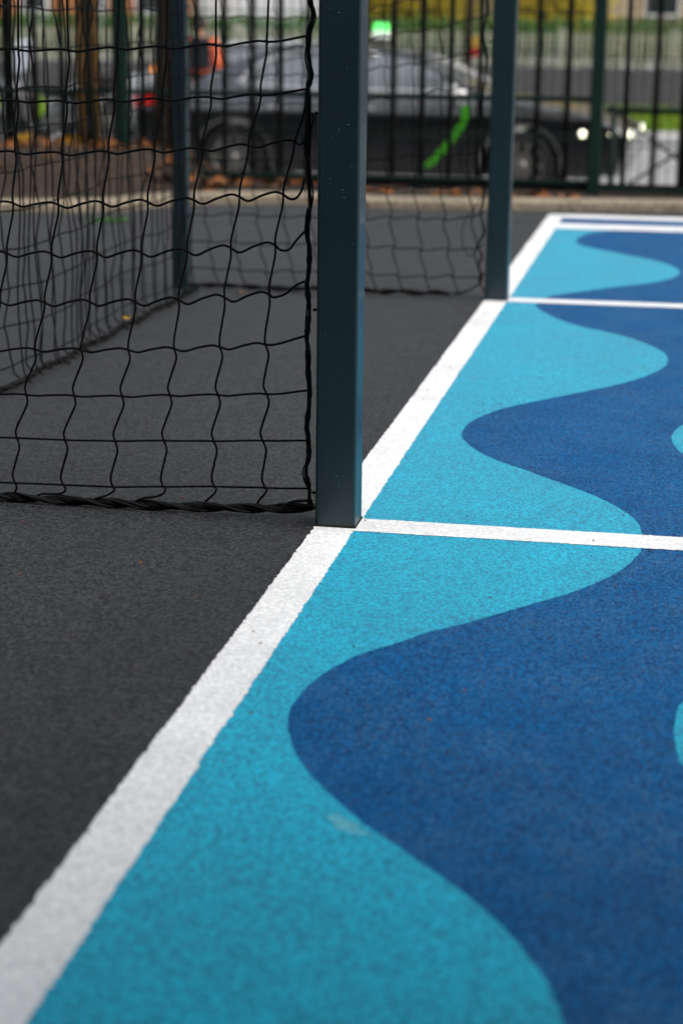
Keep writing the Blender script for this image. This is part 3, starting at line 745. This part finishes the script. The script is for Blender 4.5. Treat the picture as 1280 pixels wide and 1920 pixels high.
def sedan(name, label, loc, rz, paint, wb_rear=1.08, wb=2.98, L=5.08, H=1.47, taxi=False):
    car = empty(name, loc, rz); tag(car, label, 'car')
    r = .335; xr, xf = wb_rear, wb_rear+wb
    bottom = [(.12, .30), (xr-.40, .24)]+arch(xr, r, .385)+[(xr+.42, .20), (xf-.42, .20)]+arch(xf, r, .385)+[(xf+.40, .22), (L-.06, .26)]
    top = smooth2([(L-.01, .42), (L, .60), (L-.10, .74), (L-.55, .87), (L-1.15, .965), (L-1.62, 1.0), (L-2.4, .985), (1.6, 1.01), (.95, 1.055), (.42, 1.075), (.13, 1.04), (.03, .86), (.0, .62), (.05, .40)], 3)
    P = bottom+top
    W2 = .915
    me = slab(P, [(-W2, .03), (-W2+.014, .008), (-W2+.05, 0), (-W2+.11, 0), (-.5, -.012), (0, -.018), (.5, -.012), (W2-.11, 0), (W2-.05, 0), (W2-.014, .008), (W2, .03)],
              [.78, .86, .94, 9, 9, 9, 9, 9, .94, .86, .78])
    body = link('body', me, M[paint], car)
    # cabin: glass volume, then roof, pillars and trims set on it
    G = [(L-1.42, .985)]+smooth2([(L-1.78, 1.17), (L-2.25, 1.37), (L-2.62, H-.035), (L-3.05, H-.005), (L-3.5, H-.03), (L-3.95, 1.31), (L-4.35, 1.13)], 3)+[(L-4.55, 1.03)]
    G = G[::1]
    def cabin_y(z): return .80-.16*(z-1.0)-.8*(z-1.0)**2
    b = MB(); n = len(G); vs = []
    for s in (-1, 1): vs += [(x, s*cabin_y(z), z) for x, z in G]
    b.add(vs, [(k, (k+1) % n, (k+1) % n+n, k+n) for k in range(n)], True); b.add(vs[:n], [tuple(range(n))]); b.add(vs[n:], [tuple(range(n-1, -1, -1))])
    me = b.mesh('cabin'); bm = bmesh.new(); bm.from_mesh(me); bmesh.ops.remove_doubles(bm, verts=bm.verts[:], dist=1e-5); bmesh.ops.triangulate(bm, faces=[f for f in bm.faces if len(f.verts) > 4]); bmesh.ops.recalc_face_normals(bm, faces=bm.faces[:])
    for e in bm.edges: e.smooth = e.calc_face_angle(0) < .5
    bm.to_mesh(me); bm.free(); link('window_glass', me, M['glass'], car)
    # roof skin
    rf = [q for q in G if q[1] > 1.33]; b = MB(); vs = []
    for i, (x, z) in enumerate(rf):
        for yy in (-1, -.92, -.6, 0, .6, .92, 1): vs.append((x, yy*(cabin_y(z)+.012), z+.016*(1-abs(yy)**3)+.004-(.028 if abs(yy) == 1 else 0)))
    b.add(vs, [(i*7+k, i*7+k+1, (i+1)*7+k+1, (i+1)*7+k) for i in range(len(rf)-1) for k in range(6)], True)
    b.build('roof', M[paint], car)
    for s in (-1, 1):
        def side(pts, w, mat, nm, out=.006):
            q = catmull([Vector((x, s*(cabin_y(z)+out), z)) for x, z in pts], 4)
            MB().tube(q, w, 6).build(nm, M[mat], car)
        side([(L-1.40, .99), (L-1.80, 1.175), (L-2.27, 1.37), (L-2.64, H-.045)], .03, paint, 'pillar', -.012)
        side([(L-2.78, 1.0), (L-2.83, 1.2), (L-2.9, H-.03)], .035, paint, 'pillar', -.022)
        side([(L-3.78, 1.02), (L-3.74, 1.2), (L-3.62, 1.38)], .024, paint, 'pillar', -.012)
        side([(L-2.64, H-.045), (L-3.05, H-.022), (L-3.5, H-.045), (L-3.9, 1.31)], .026, paint, 'roof_rail', -.006)
        # rear quarter and C pillar
        patch_side([(L-3.93, 1.05), (L-4.58, 1.03), (L-4.36, 1.14), (L-3.96, 1.322), (L-3.66, 1.41), (L-3.80, 1.25)], lambda x, z: cabin_y(z), paint, 'quarter_panel', car, .012, s)
        side([(L-1.6, 1.03), (L-2.4, 1.025), (L-3.3, 1.035), (L-3.98, 1.07)], .024, 'chrome', 'window_trim', .012)
        side([(L-3.98, 1.07), (L-3.9, 1.16), (L-3.7, 1.30), (L-3.35, 1.385), (L-2.9, 1.405), (L-2.55, 1.38)], .022, 'chrome', 'window_trim', .016)
        MB().box((L-1.72, s*(W2+.08), 1.055), (.11, .19, .13)).build('mirror', M['chrome' if s < 0 else paint], car, bevel=.04, seg=3)
        for x in (L-1.75, L-2.82, L-3.75):                       # door gaps
            MB().box((x, s*(W2-.001), .62), (.008, .006, .62)).build('door_gap', M['plastic'], car)
        for x in (L-2.62, L-3.55): MB().box((x, s*(W2+.008), .86), (.2, .03, .025)).build('door_handle', M['chrome'], car, bevel=.008)
        MB().box((L-2.5, s*(W2-.01), .27), (2.0, .05, .06)).build('sill', M['plastic'], car, bevel=.012)
        # lights wrap round the corners
        patch_side([(L-.62, .70), (L-.14, .60), (L-.10, .68), (L-.22, .735), (L-.60, .80)], W2-.012, 'glass', 'headlight', car, .01, s)
        for x, rr in ((L-.42, .036), (L-.25, .022), (L-.14, .028)):
            MB().lathe([(.001, -.6*rr), (.5*rr, -.5*rr), (.87*rr, -.25*rr), (rr, .02), (rr, .05)] if s < 0 else [(rr, -.05), (rr, -.02), (.87*rr, .25*rr), (.5*rr, .5*rr), (.001, .6*rr)], 'Y', 14, (x, s*(W2-.008), .66)).build('headlight_lamp', M['lamp'], car)
        MB().box((L+.003, s*.66, .655), (.04, .34, .11)).build('headlight', M['glass'], car, bevel=.012)
        for q in (.58, .74): MB().lathe([(.001, .024), (.038, .022), (.04, -.01)], 'X', 14, (L+.004, s*q, .655)).build('headlight_lamp', M['lamp'], car)
        patch_side([(.03, .80), (.34, .86), (.36, .95), (.10, .97)], W2-.02, 'red_lens', 'tail_light', car, .012, s)
        MB().box((-.002, s*.66, .87), (.03, .34, .12)).build('tail_light', M['red_lens'], car, bevel=.01)
        patch_side([(.06, .42), (.20, .42), (.20, .47), (.06, .47)], W2-.012, 'red_lens', 'reflector', car, .01, s)
    MB().box((L+.004, 0, .56), (.03, .62, .2)).build('grille', M['chrome'], car, bevel=.01)
    MB().box((-.012, 0, .62), (.02, .52, .11)).build('number_plate', M['van_white'], car)
    MB().box((L*.5, 0, .26), (L-.7, 1.5, .10)).build('underbody', M['plastic'], car)
    add_wheels(car, (xr, xf), r, W2)
    return car

TX = on(437, 362, 2, ROADZ); FXp = on(1005, 368, 2, ROADZ)
TY = 15.85
WBR = 1.08
taxi = sedan('taxi', 'black saloon taxi with green roof light and headlamps on, on the road behind the fences', (TX.x-WBR, TY+.22, ROADZ+.005), R(-3.5), 'car_black')
Lc = 5.0
sg = empty('roof_sign', (2.42, 0, 1.486)); sg.parent = taxi
MB().box((0, 0, .02), (.16, .34, .05)).build('sign_base', M['plastic'], sg, bevel=.01)
MB().box((0, 0, .085), (.13, .28, .08)).build('sign_body', M['sign_white'], sg, bevel=.02, seg=3)
MB().box((0, 0, .165), (.12, .24, .075)).build('sign_lamp', M['green_lamp'], sg, bevel=.025, seg=3)
# lime swoosh on the doors
sw_l = [(3.03, .25), (3.15, .38), (3.28, .53), (3.39, .67), (3.45, .78), (3.45, .86), (3.44, .90), (3.49, .91), (3.54, .91), (3.54, .83), (3.48, .69), (3.37, .53), (3.24, .38), (3.10, .245)]
for s in (-1, 1): patch_side([(x, z) for x, z in smooth2(sw_l+[sw_l[0]], 3)[:-1]], .911, 'lime', 'livery_stripe', taxi, .008, s)

# silver car in the far lane behind the boot of the taxi
sc_ = sedan('parked_car', 'silver car with small amber light, just beyond the rear end of the black taxi', (-3.75, 22.2, ROADZ+.005), R(180), 'car_silver', .9, 2.6, 4.35, 1.45)
p = on(286, 135, 1, 21.2)
MB().box((2.72, 1.00, 1.055), (.10, .16, .09)).build('indicator', M['orange_lens'], sc_, bevel=.01)

# white van on the upper street
def van(name, label, loc, rz):
    v = empty(name, loc, rz); tag(v, label, 'van'); r = .33; L = 5.0
    P = [(.03, .35), (.45, .28)]+arch(.95, r, .38)+[(1.4, .26), (3.6, .26)]+arch(4.1, r, .38)+[(4.55, .28), (4.95, .34)]+smooth2([(5.0, .6), (4.95, .95), (4.75, 1.12), (4.35, 1.25), (3.95, 1.62), (3.6, 1.88), (3.1, 1.98), (1.5, 2.0), (.2, 1.96), (.03, 1.8), (0, 1.0), (.0, .6)], 3)
    link('body', slab(P, [(-.95, .06), (-.92, .012), (-.8, 0), (0, -.02), (.8, 0), (.92, .012), (.95, .06)]), M['van_white'], v)
    for s in (-1, 1):
        patch_side([(3.05, 1.2), (4.25, 1.2), (3.85, 1.6), (3.5, 1.82), (3.05, 1.86)], .948, 'glass', 'side_window', v, .006, s)
        MB().box((4.0, s*1.06, 1.25), (.14, .16, .24)).build('mirror', M['plastic'], v, bevel=.04)
        patch_side([(4.55, .78), (4.88, .70), (4.84, .92), (4.6, .98)], .93, 'screen', 'headlight', v, .01, s)
        for x in (1.75, 3.0): MB().box((x, s*.947, 1.05), (.008, .012, 1.4)).build('door_gap', M['plastic'], v)
    ws = MB(); q = [(4.33, 1.275), (3.97, 1.628), (3.64, 1.868)]
    vs = [(x+.012, s*(.80-(z-1.2)*.12), z+.014) for x, z in q for s in (-1, 1)]
    ws.add(vs, [(0, 1, 3, 2), (2, 3, 5, 4)], True); ws.build('windscreen', M['glass'], v)
    add_wheels(v, (.95, 4.1), r, .94)
    return v
p = on(455, 20, 1, 39)
van('delivery_van', 'white van on the upper street above the clipped hedge, left of the near post', (-9.9+.5, 39.0, .155), R(-2))

# ------------------------------------------------------------------ scooter at the left
def scooter(loc, rz):
    s = empty('motor_scooter', loc, rz); tag(s, 'dark motor scooter with tall pale windscreen parked at the road edge', 'scooter')
    for x in (0, 1.33):
        w = empty('wheel', (x, 0, .26)); w.parent = s
        link('tyre', MB().lathe([(.17, -.05), (.24, -.06), (.26, -.02), (.26, .02), (.24, .06), (.17, .05)], 'Y', 28, cap=False).mesh('tyre'), M['rubber'], w)
        link('rim', MB().lathe([(.001, -.03), (.17, -.045), (.17, .045), (.001, .03)], 'Y', 20).mesh('rim'), M['alloy'], w)
    def bodypart(st, nm, mat):
        b = MB(); n = 12; vs = []
        for (x, z, h, w) in st:
            for k in range(n): a = 2*math.pi*k/n; vs.append((x, w*math.copysign(abs(math.cos(a))**.7, math.cos(a)), z+h*math.copysign(abs(math.sin(a))**.7, math.sin(a))))
        b.add(vs, [(i*n+k, i*n+(k+1) % n, (i+1)*n+(k+1) % n, (i+1)*n+k) for i in range(len(st)-1) for k in range(n)]+[tuple(range(n)), tuple((len(st)-1)*n+k for k in range(n))], True)
        return b.build(nm, M[mat], s)
    bodypart([(-.35, .72, .04, .06), (-.2, .66, .14, .15), (.1, .60, .2, .19), (.4, .5, .2, .18), (.6, .38, .1, .16)], 'tail_body', 'car_black')
    bodypart([(.5, .33, .06, .16), (.75, .31, .05, .18), (1.0, .33, .06, .17)], 'floorboard', 'plastic')
    bodypart([(.93, .60, .28, .20), (1.02, .68, .34, .24), (1.14, .72, .32, .2), (1.24, .72, .2, .12), (1.3, .72, .06, .05)], 'front_apron', 'car_black')
    bodypart([(-.32, .83, .03, .1), (-.1, .84, .06, .15), (.3, .80, .06, .15), (.55, .77, .03, .1)], 'seat', 'plastic')
    bodypart([(1.1, .50, .03, .07), (1.33, .56, .03, .08), (1.52, .46, .03, .06)], 'front_mudguard', 'car_black')
    bodypart([(-.5, 1.0, .10, .12), (-.42, 1.02, .16, .19), (-.2, 1.02, .16, .19), (-.12, 1.0, .1, .13)], 'top_box', 'plastic')
    MB().tube([(1.0, -.36, 1.06), (1.03, -.2, 1.05), (1.05, 0, 1.0), (1.03, .2, 1.05), (1.0, .36, 1.06)], .018, 8).build('handlebar', M['plastic'], s)
    for y in (-.3, .3):
        MB().tube([(1.03, y*.8, 1.06), (1.06, y*1.1, 1.22)], .008, 6).build('mirror_stem', M['plastic'], s)
        MB().box((1.06, y*1.15, 1.27), (.03, .15, .1)).build('mirror', M['plastic'], s, bevel=.012)
    for y in (-.07, .07): MB().tube([(1.12, y, .75), (1.33, y, .26)], .022, 8).build('fork', M['alloy'], s)
    MB().lathe([(.001, .05), (.07, .04), (.09, -.02)], 'X', 18, (1.235, 0, .88)).build('headlight', M['screen'], s)
    b = MB(); vs = []
    for i in range(7):
        t = i/6; z = .98+.46*t; x = 1.18-.22*t; w = .22*(1-.35*t*t)
        for k in range(7): u = k/3-1; vs.append((x-.10*u*u, u*w, z))
    b.add(vs, [(i*7+k, i*7+k+1, (i+1)*7+k+1, (i+1)*7+k) for i in range(6) for k in range(6)], True)
    ws = b.build('windscreen', M['screen'], s); md = ws.modifiers.new('thick', 'SOLIDIFY'); md.thickness = .006
    MB().tube([(.35, -.12, .3), (.42, -.22, .02)], .014, 6).build('kick_stand', M['plastic'], s)
    return s
p = on(100, 296, 2, ROADZ)
scooter((p.x+.5, p.y-.35, ROADZ+.005), R(158))

# ------------------------------------------------------------------ person behind the taxi
def skin_obj(name, V, E, Rr, mat, parent, sub=2):
    me = bpy.data.meshes.new(name); me.from_pydata(V, E, []); o = link(name, me, mat, parent)
    md = o.modifiers.new('skin', 'SKIN'); md.use_smooth_shade = True
    for i, r in enumerate(Rr): me.skin_vertices[0].data[i].radius = (r, r) if not isinstance(r, tuple) else r
    for sv in me.skin_vertices[0].data: sv.use_root = False
    me.skin_vertices[0].data[0].use_root = True
    s = o.modifiers.new('sub', 'SUBSURF'); s.levels = sub; s.render_levels = sub
    return o
pl = on(374, 60, 1, 21.0)
per = empty('person', (pl.x, 21.0, ROADZ+.005), R(104)); tag(per, 'person in orange high-visibility jacket and dark trousers walking behind the taxi', 'person')
J = {'pel': (0, 0, .95), 'wai': (.0, 0, 1.10), 'che': (.02, 0, 1.30), 'nek': (.03, 0, 1.47), 'hd0': (.045, 0, 1.56), 'hd1': (.05, 0, 1.66), 'hd2': (.04, 0, 1.735),
     'hl': (0, .09, .92), 'kl': (.14, .10, .50), 'al': (.12, .10, .09), 'tl': (.27, .11, .045), 'hr': (0, -.09, .92), 'kr': (-.05, -.10, .50), 'ar': (-.24, -.10, .14), 'tr': (-.12, -.11, .045),
     'sl': (.02, .18, 1.41), 'el': (-.05, .25, 1.14), 'wl': (.06, .25, .92), 'sr': (.02, -.18, 1.41), 'er': (.0, -.25, 1.14), 'wr': (.16, -.23, .96)}
RAD = dict(pel=.13, wai=.115, che=.135, nek=.055, hd0=.075, hd1=.088, hd2=.06, hl=.085, kl=.058, al=.04, tl=.035, hr=.085, kr=.058, ar=.04, tr=.035, sl=.065, el=.042, wl=.028, sr=.065, er=.042, wr=.028)
ED = [('pel','wai'),('wai','che'),('che','nek'),('nek','hd0'),('hd0','hd1'),('hd1','hd2'),('pel','hl'),('hl','kl'),('kl','al'),('al','tl'),('pel','hr'),('hr','kr'),('kr','ar'),('ar','tr'),('che','sl'),('sl','el'),('el','wl'),('che','sr'),('sr','er'),('er','wr')]
V = dict(J); EE = list(ED); RR = dict(RAD)
for sd_, wk in ((1, 'wl'), (-1, 'wr')):                # hands: palm and five bent fingers
    w = Vector(J[wk]); pm = 'p'+wk; V[pm] = tuple(w+Vector((.02, 0, -.07))); RR[pm] = .024; EE.append((wk, pm))
    for k in range(4):
        a = 'f%d%s' % (k, wk); c = w+Vector((.02+(k-1.5)*.019, 0, -.105)); V[a] = tuple(c); RR[a] = .009; EE.append((pm, a))
        d = a+'b'; V[d] = tuple(c+Vector((.002, -.012*sd_, -.035-.006*(1-abs(k-1.3))))); RR[d] = .0075; EE.append((a, d))
    a = 't'+wk; V[a] = tuple(w+Vector((.055, -.005*sd_, -.06))); RR[a] = .009; EE.append((pm, a)); V[a+'b'] = tuple(w+Vector((.07, -.012*sd_, -.09))); RR[a+'b'] = .0075; EE.append((a, a+'b'))
keys = list(V); ix = {k: i for i, k in enumerate(keys)}
skin_obj('body', [V[k] for k in keys], [(ix[a], ix[b]) for a, b in EE], [RR[k] for k in keys], M['skin'], per)
def garment(name, ks, es, grow, mat, ends={}):
    V = [J[k] if k not in ends else ends[k] for k in ks]; ii = {k: i for i, k in enumerate(ks)}
    return skin_obj(name, V, [(ii[a], ii[b]) for a, b in es], [RAD[k]+grow for k in ks], M[mat], per)
jk = garment('jacket', ['pel','wai','che','nek','sl','el','wl','sr','er','wr'], [('pel','wai'),('wai','che'),('che','nek'),('che','sl'),('sl','el'),('el','wl'),('che','sr'),('sr','er'),('er','wr')], .03, 'hivis')
garment('trousers', ['pel','hl','kl','al','hr','kr','ar'], [('pel','hl'),('hl','kl'),('kl','al'),('pel','hr'),('hr','kr'),('kr','ar')], .022, 'navy_cloth')
for k in ('l', 'r'):
    a, t = Vector(J['a'+k]), Vector(J['t'+k]); MB().tube(catmull([a+Vector((-.05, 0, -.03)), a+Vector((.0, 0, -.03)), t, t+Vector((.04, 0, 0))], 3), [.03, .038, .042, .045, .045, .044, .043, .042, .04, .03], 10).build('shoe', M['plastic'], per)
hb = MB().lathe([(.001, .10), (.05, .09), (.085, .055), (.1, .0), (.098, -.05), (.07, -.09)], 'Z', 18, (.03, 0, 1.68), cap=False); hb.build('hair', M['hair'], per)
for y in (-.033, .033): MB().lathe([(.001, .012), (.008, .008), (.011, 0)], 'X', 8, (.132, y, 1.655)).build('eye', M['plastic'], per)
MB().tube([(.13, 0, 1.66), (.158, 0, 1.625), (.135, 0, 1.615)], [.008, .014, .01], 8).build('nose', M['skin'], per)
MB().tube([(.128, -.025, 1.585), (.137, 0, 1.583), (.128, .025, 1.585)], .006, 6).build('mouth', M['red_lens'] if False else M['hair'], per)
for y in (-1, 1): MB().tube([(.04, y*.092, 1.69), (.03, y*.1, 1.66), (.04, y*.092, 1.62)], .013, 6).build('ear', M['skin'], per)
MB().box((-.14, 0, 1.28), (.16, .3, .42)).build('backpack', M['navy_cloth'], per, bevel=.05, seg=3)

# ------------------------------------------------------------------ barrier on the pavement
bx0, bx1, by = on(1150, 210, 1, 11.0).x, on(1150, 210, 1, 11.0).x+1.45, 11.0
bar_ = empty('pedestrian_barrier', (bx0, by, STREET)); tag(bar_, 'dark green cross-braced pedestrian barrier on the pavement right of the green post', 'barrier')
topz = on(1200, 208, 1, by).z-STREET; w = bx1-bx0
for x in (0, w): MB().tube([(x, 0, 0), (x, 0, topz+.04)], .025, 12).build('post', M['green_steel'], bar_)
MB().tube([(-.06, 0, topz), (w+.06, 0, topz)], .024, 12).build('top_rail', M['green_steel'], bar_)
MB().tube([(.0, 0, .3), (w, 0, .3)], .016, 10).build('lower_rail', M['green_steel'], bar_)
for a, b_ in (((.03, -.012, .33), (w*.62, -.012, topz-.03)), ((.03, .012, topz-.03), (w*.62, .012, .33))): MB().tube([a, b_], .011, 8).build('brace', M['green_steel'], bar_)
MB().tube([(w*.62, 0, .3), (w*.62, 0, topz)], .013, 8).build('upright', M['green_steel'], bar_)

# ------------------------------------------------------------------ beyond the road
p = on(876, 160, 1, 25.2)
tree('street_tree', 'slim brown tree trunk on the far pavement beyond the taxi bonnet', (p.x, 25.2, STREET), 6, .075, .1, 4, 1.8, 2500, 'crown', 9, .1)
tg = empty('small_sign', (p.x+.115, 25.1, STREET+1.13)); tag(tg, 'small red and yellow sign fixed to the slim trunk beyond the taxi', 'sign')
MB().box((0, 0, .06), (.10, .02, .12)).build('red_plate', M['red_lens'], tg, bevel=.004)
MB().box((.0, 0, .215), (.06, .02, .16)).build('yellow_plate', M['leaf_yellow'], tg, bevel=.004)
MB().box((-.03, .03, .15), (.14, .035, .03)).build('bracket', M['plastic'], tg)
# grass on the verge
b = MB(); rg = random.Random(5)
for k in range(26000):
    x, y = rg.uniform(-17, 5), rg.uniform(26.25, 33.2); h = rg.uniform(.06, .2); a = rg.uniform(0, 6.3); w = .018
    dx, dy = math.cos(a)*w, math.sin(a)*w; lx, ly = rg.gauss(0, .05), rg.gauss(0, .05)
    b.add([(x-dx, y-dy, STREET-.012), (x+dx, y+dy, STREET-.012), (x+lx, y+ly, STREET+h)], [(0, 1, 2)])
tag(link('verge_grass', b.mesh('verge_grass'), M['grass']), 'bright green grass on the verge across the road', 'grass', kind='stuff')
# wall with picket fence
WY = 33.25
wl = MB().box((-6, WY, (.2-.66)/2), (40, .24, .2+.66)).build('garden_wall', M['wall']); tag(wl, 'low dark grey wall across the road under the cream picket fence', 'wall')
pf = empty('picket_fence', (-6, WY, .2)); tag(pf, 'cream metal picket fence on the grey wall across the road', 'fence')
pk = MB().box((0, 0, .33), (.045, .012, .62)).mesh('picket'); pk.materials.append(M['picket'])
x = -15.6
pp = [on(1052, 90, 1, WY).x+6+2.15*k for k in range(-6, 4)]
while x < 11:
    if min(abs(x-q) for q in pp) > .10: link('picket', pk, None, pf, (x+0, -.0, .01))
    x += .105
for z in (.12, .56): MB().box((-2, .024, z), (27, .03, .035)).build('rail', M['picket'], pf)
for x in pp: MB().box((x, -.0, .36), (.15, .10, .72)).build('post', M['picket'], pf, bevel=.012)
# hedge
def foliage(name, label, cat, boxes, n, leaf, mat, seed, kindparts=True):
    rd = random.Random(seed); b = MB()
    x0, x1, y0, y1, z0, z1 = boxes
    t = empty(name, ((x0+x1)/2, (y0+y1)/2, z0)); tag(t, label, cat); c0 = Vector(t.location)
    for k in range(n):
        p = Vector((rd.uniform(x0, x1), rd.uniform(y0, y1), z0+(z1-z0)*rd.random()**.7+.05*math.sin(rd.random()*6)))-c0
        a = Vector([rd.gauss(0, 1) for _ in range(3)]).normalized(); q = a.orthogonal().normalized(); s = leaf*rd.uniform(.6, 1.3)
        b.add([p, p+a*s*.5+q*s*.35, p+a*s, p+a*s*.5-q*s*.35], [(0, 1, 2, 3)])
    link('foliage', b.mesh('foliage'), M[mat], t)
    st = MB(); x = x0+.2
    while x < x1: st.tube([(x-c0.x, 0, 0), (x-c0.x+.05, 0, (z1-z0)*.7)], .02, 5); x += .5
    st.build('stems', M['bark'], t)['kind'] = 'stuff'; return t
foliage('hedge', 'long clipped dark green hedge above the cream picket fence', 'hedge', (-19, 6, 33.9, 34.9, .15, 1.08), 30000, .085, 'hedge', 8)
# ochre shrubs above the hedge
LAB = ['ochre shrub above the hedge just right of the near goal post', 'ochre shrub above the hedge over the taxi roof', 'ochre shrub above the hedge over the taxi windscreen', 'ochre shrub above the hedge right of the far goal post', 'rightmost ochre shrub above the hedge, left of the green fence post']
for k, px in enumerate((705, 765, 835, 985, 1075)):
    x = on(px, 10, 1, 37).x; rd = random.Random(40+k)
    t = empty('shrub', (x, 37, .15)); tag(t, LAB[k], 'shrub', 'ochre shrubs above the hedge'); b = MB()
    for i in range(3500):
        a, e, r = rd.uniform(0, 6.3), rd.uniform(-.4, 1.5), rd.random()**.5
        c = Vector((math.cos(a)*math.cos(e)*.85*r, math.sin(a)*math.cos(e)*.8*r, 1.0+math.sin(e)*1.1*r+rd.gauss(0, .08)))
        c += Vector([rd.gauss(0, .08) for _ in range(3)]); d = Vector([rd.gauss(0, 1) for _ in range(3)]).normalized(); q = d.orthogonal().normalized(); s = .1*rd.uniform(.6, 1.3)
        b.add([c, c+d*s*.5+q*s*.35, c+d*s, c+d*s*.5-q*s*.35], [(0, 1, 2, 3)])
    link('crown', b.mesh('crown'), M['ochre'], t)
    st = MB()
    for i in range(6): a = i*1.05; st.tube([(0.03*math.cos(a), .03*math.sin(a), 0), (.2*math.cos(a), .2*math.sin(a), .6), (.45*math.cos(a), .45*math.sin(a), 1.4)], [.025, .018, .008], 6)
    st.build('stems', M['bark'], t)
# buildings closing the view
def house(name, label, x0, x1, y, h, wall, band, cols_):
    t = empty(name, ((x0+x1)/2, y, .15)); tag(t, label, 'building'); w = x1-x0
    MB().box((0, 4, h/2), (w, 8, h)).build('wall', M[wall], t)
    MB().box((0, 4, h+.15), (w+.5, 8.5, .3)).build('roof', M['wall'], t)
    n = cols_
    for i in range(n):
        cx = -w/2+w*(i+.5)/n
        MB().box((cx, -.035, h/2), (w/n*.42, .07, h-.3)).build('pier', M[band], t)
        for z in (1.1, 3.9):
            if z+1.6 < h:
                wx = cx+w/n*.5
                if wx < w/2-.5:
                    f = MB().box((wx, -.03, z+.75), (w/n*.40, .06, 1.5)).build('window', M['van_white'], t)
                    MB().box((wx, -.064, z+.75), (w/n*.36, .008, 1.38)).build('pane', M['glass'], f)
    return t
xa, xb = on(0, 5, 1, 50).x, on(330, 5, 1, 50).x
house('brick_house', 'pale house with orange brick piers beyond the hedge on the left', xa-6, xb+1.0, 50, 7, 'facade_pale', 'brick', 7)
xc = on(1110, 5, 1, 48).x
house('tan_house', 'tan rendered house beyond the hedge on the right', xc-.4, xc+11, 48, 7, 'facade_tan', 'facade_tan', 5)
xd = on(600, 5, 1, 56).x
house('grey_house', 'pale grey house behind the white van and the ochre shrubs', xb+1.4, xc-.8, 56, 7.5, 'facade_pale', 'facade_pale', 6)

# pale scuff on the cyan paint
SC = [on(x, y, 2, 0) for x, y in [(612,1534), (622,1548), (650,1562), (694,1571), (676,1553), (648,1530), (628,1524)]]
tag(strip('court_paint_scuff', rough_edge([tuple(p)[:2] for p in SC], .004, .004, 9), .0015, M['scuff']), kind='structure')
# unseen block added behind the camera, keeping half the sky off the near faces
house('sky_blocker', 'unseen dark building-shaped sky blocker added behind the camera', -16, 12, 0, 9, 'blocker', 'blocker', 9)
sb = bpy.data.objects['sky_blocker']; sb.location = (-2, -7.5, 0); sb.rotation_euler = (0, 0, math.pi)

# its overhang, added out of view to darken the near ground and post fronts
MB().box((0, -2.78, 2.95), (27, 5.16, .2)).build('shade_overhang', M['blocker'], sb)
for x in (-12, -8, 4.5, 8, 12): MB().tube([(x, -5.0, 0), (x, -5.0, 2.86)], .07, 16).build('overhang_column', M['post'], sb)  # supports of the added overhang, also out of view
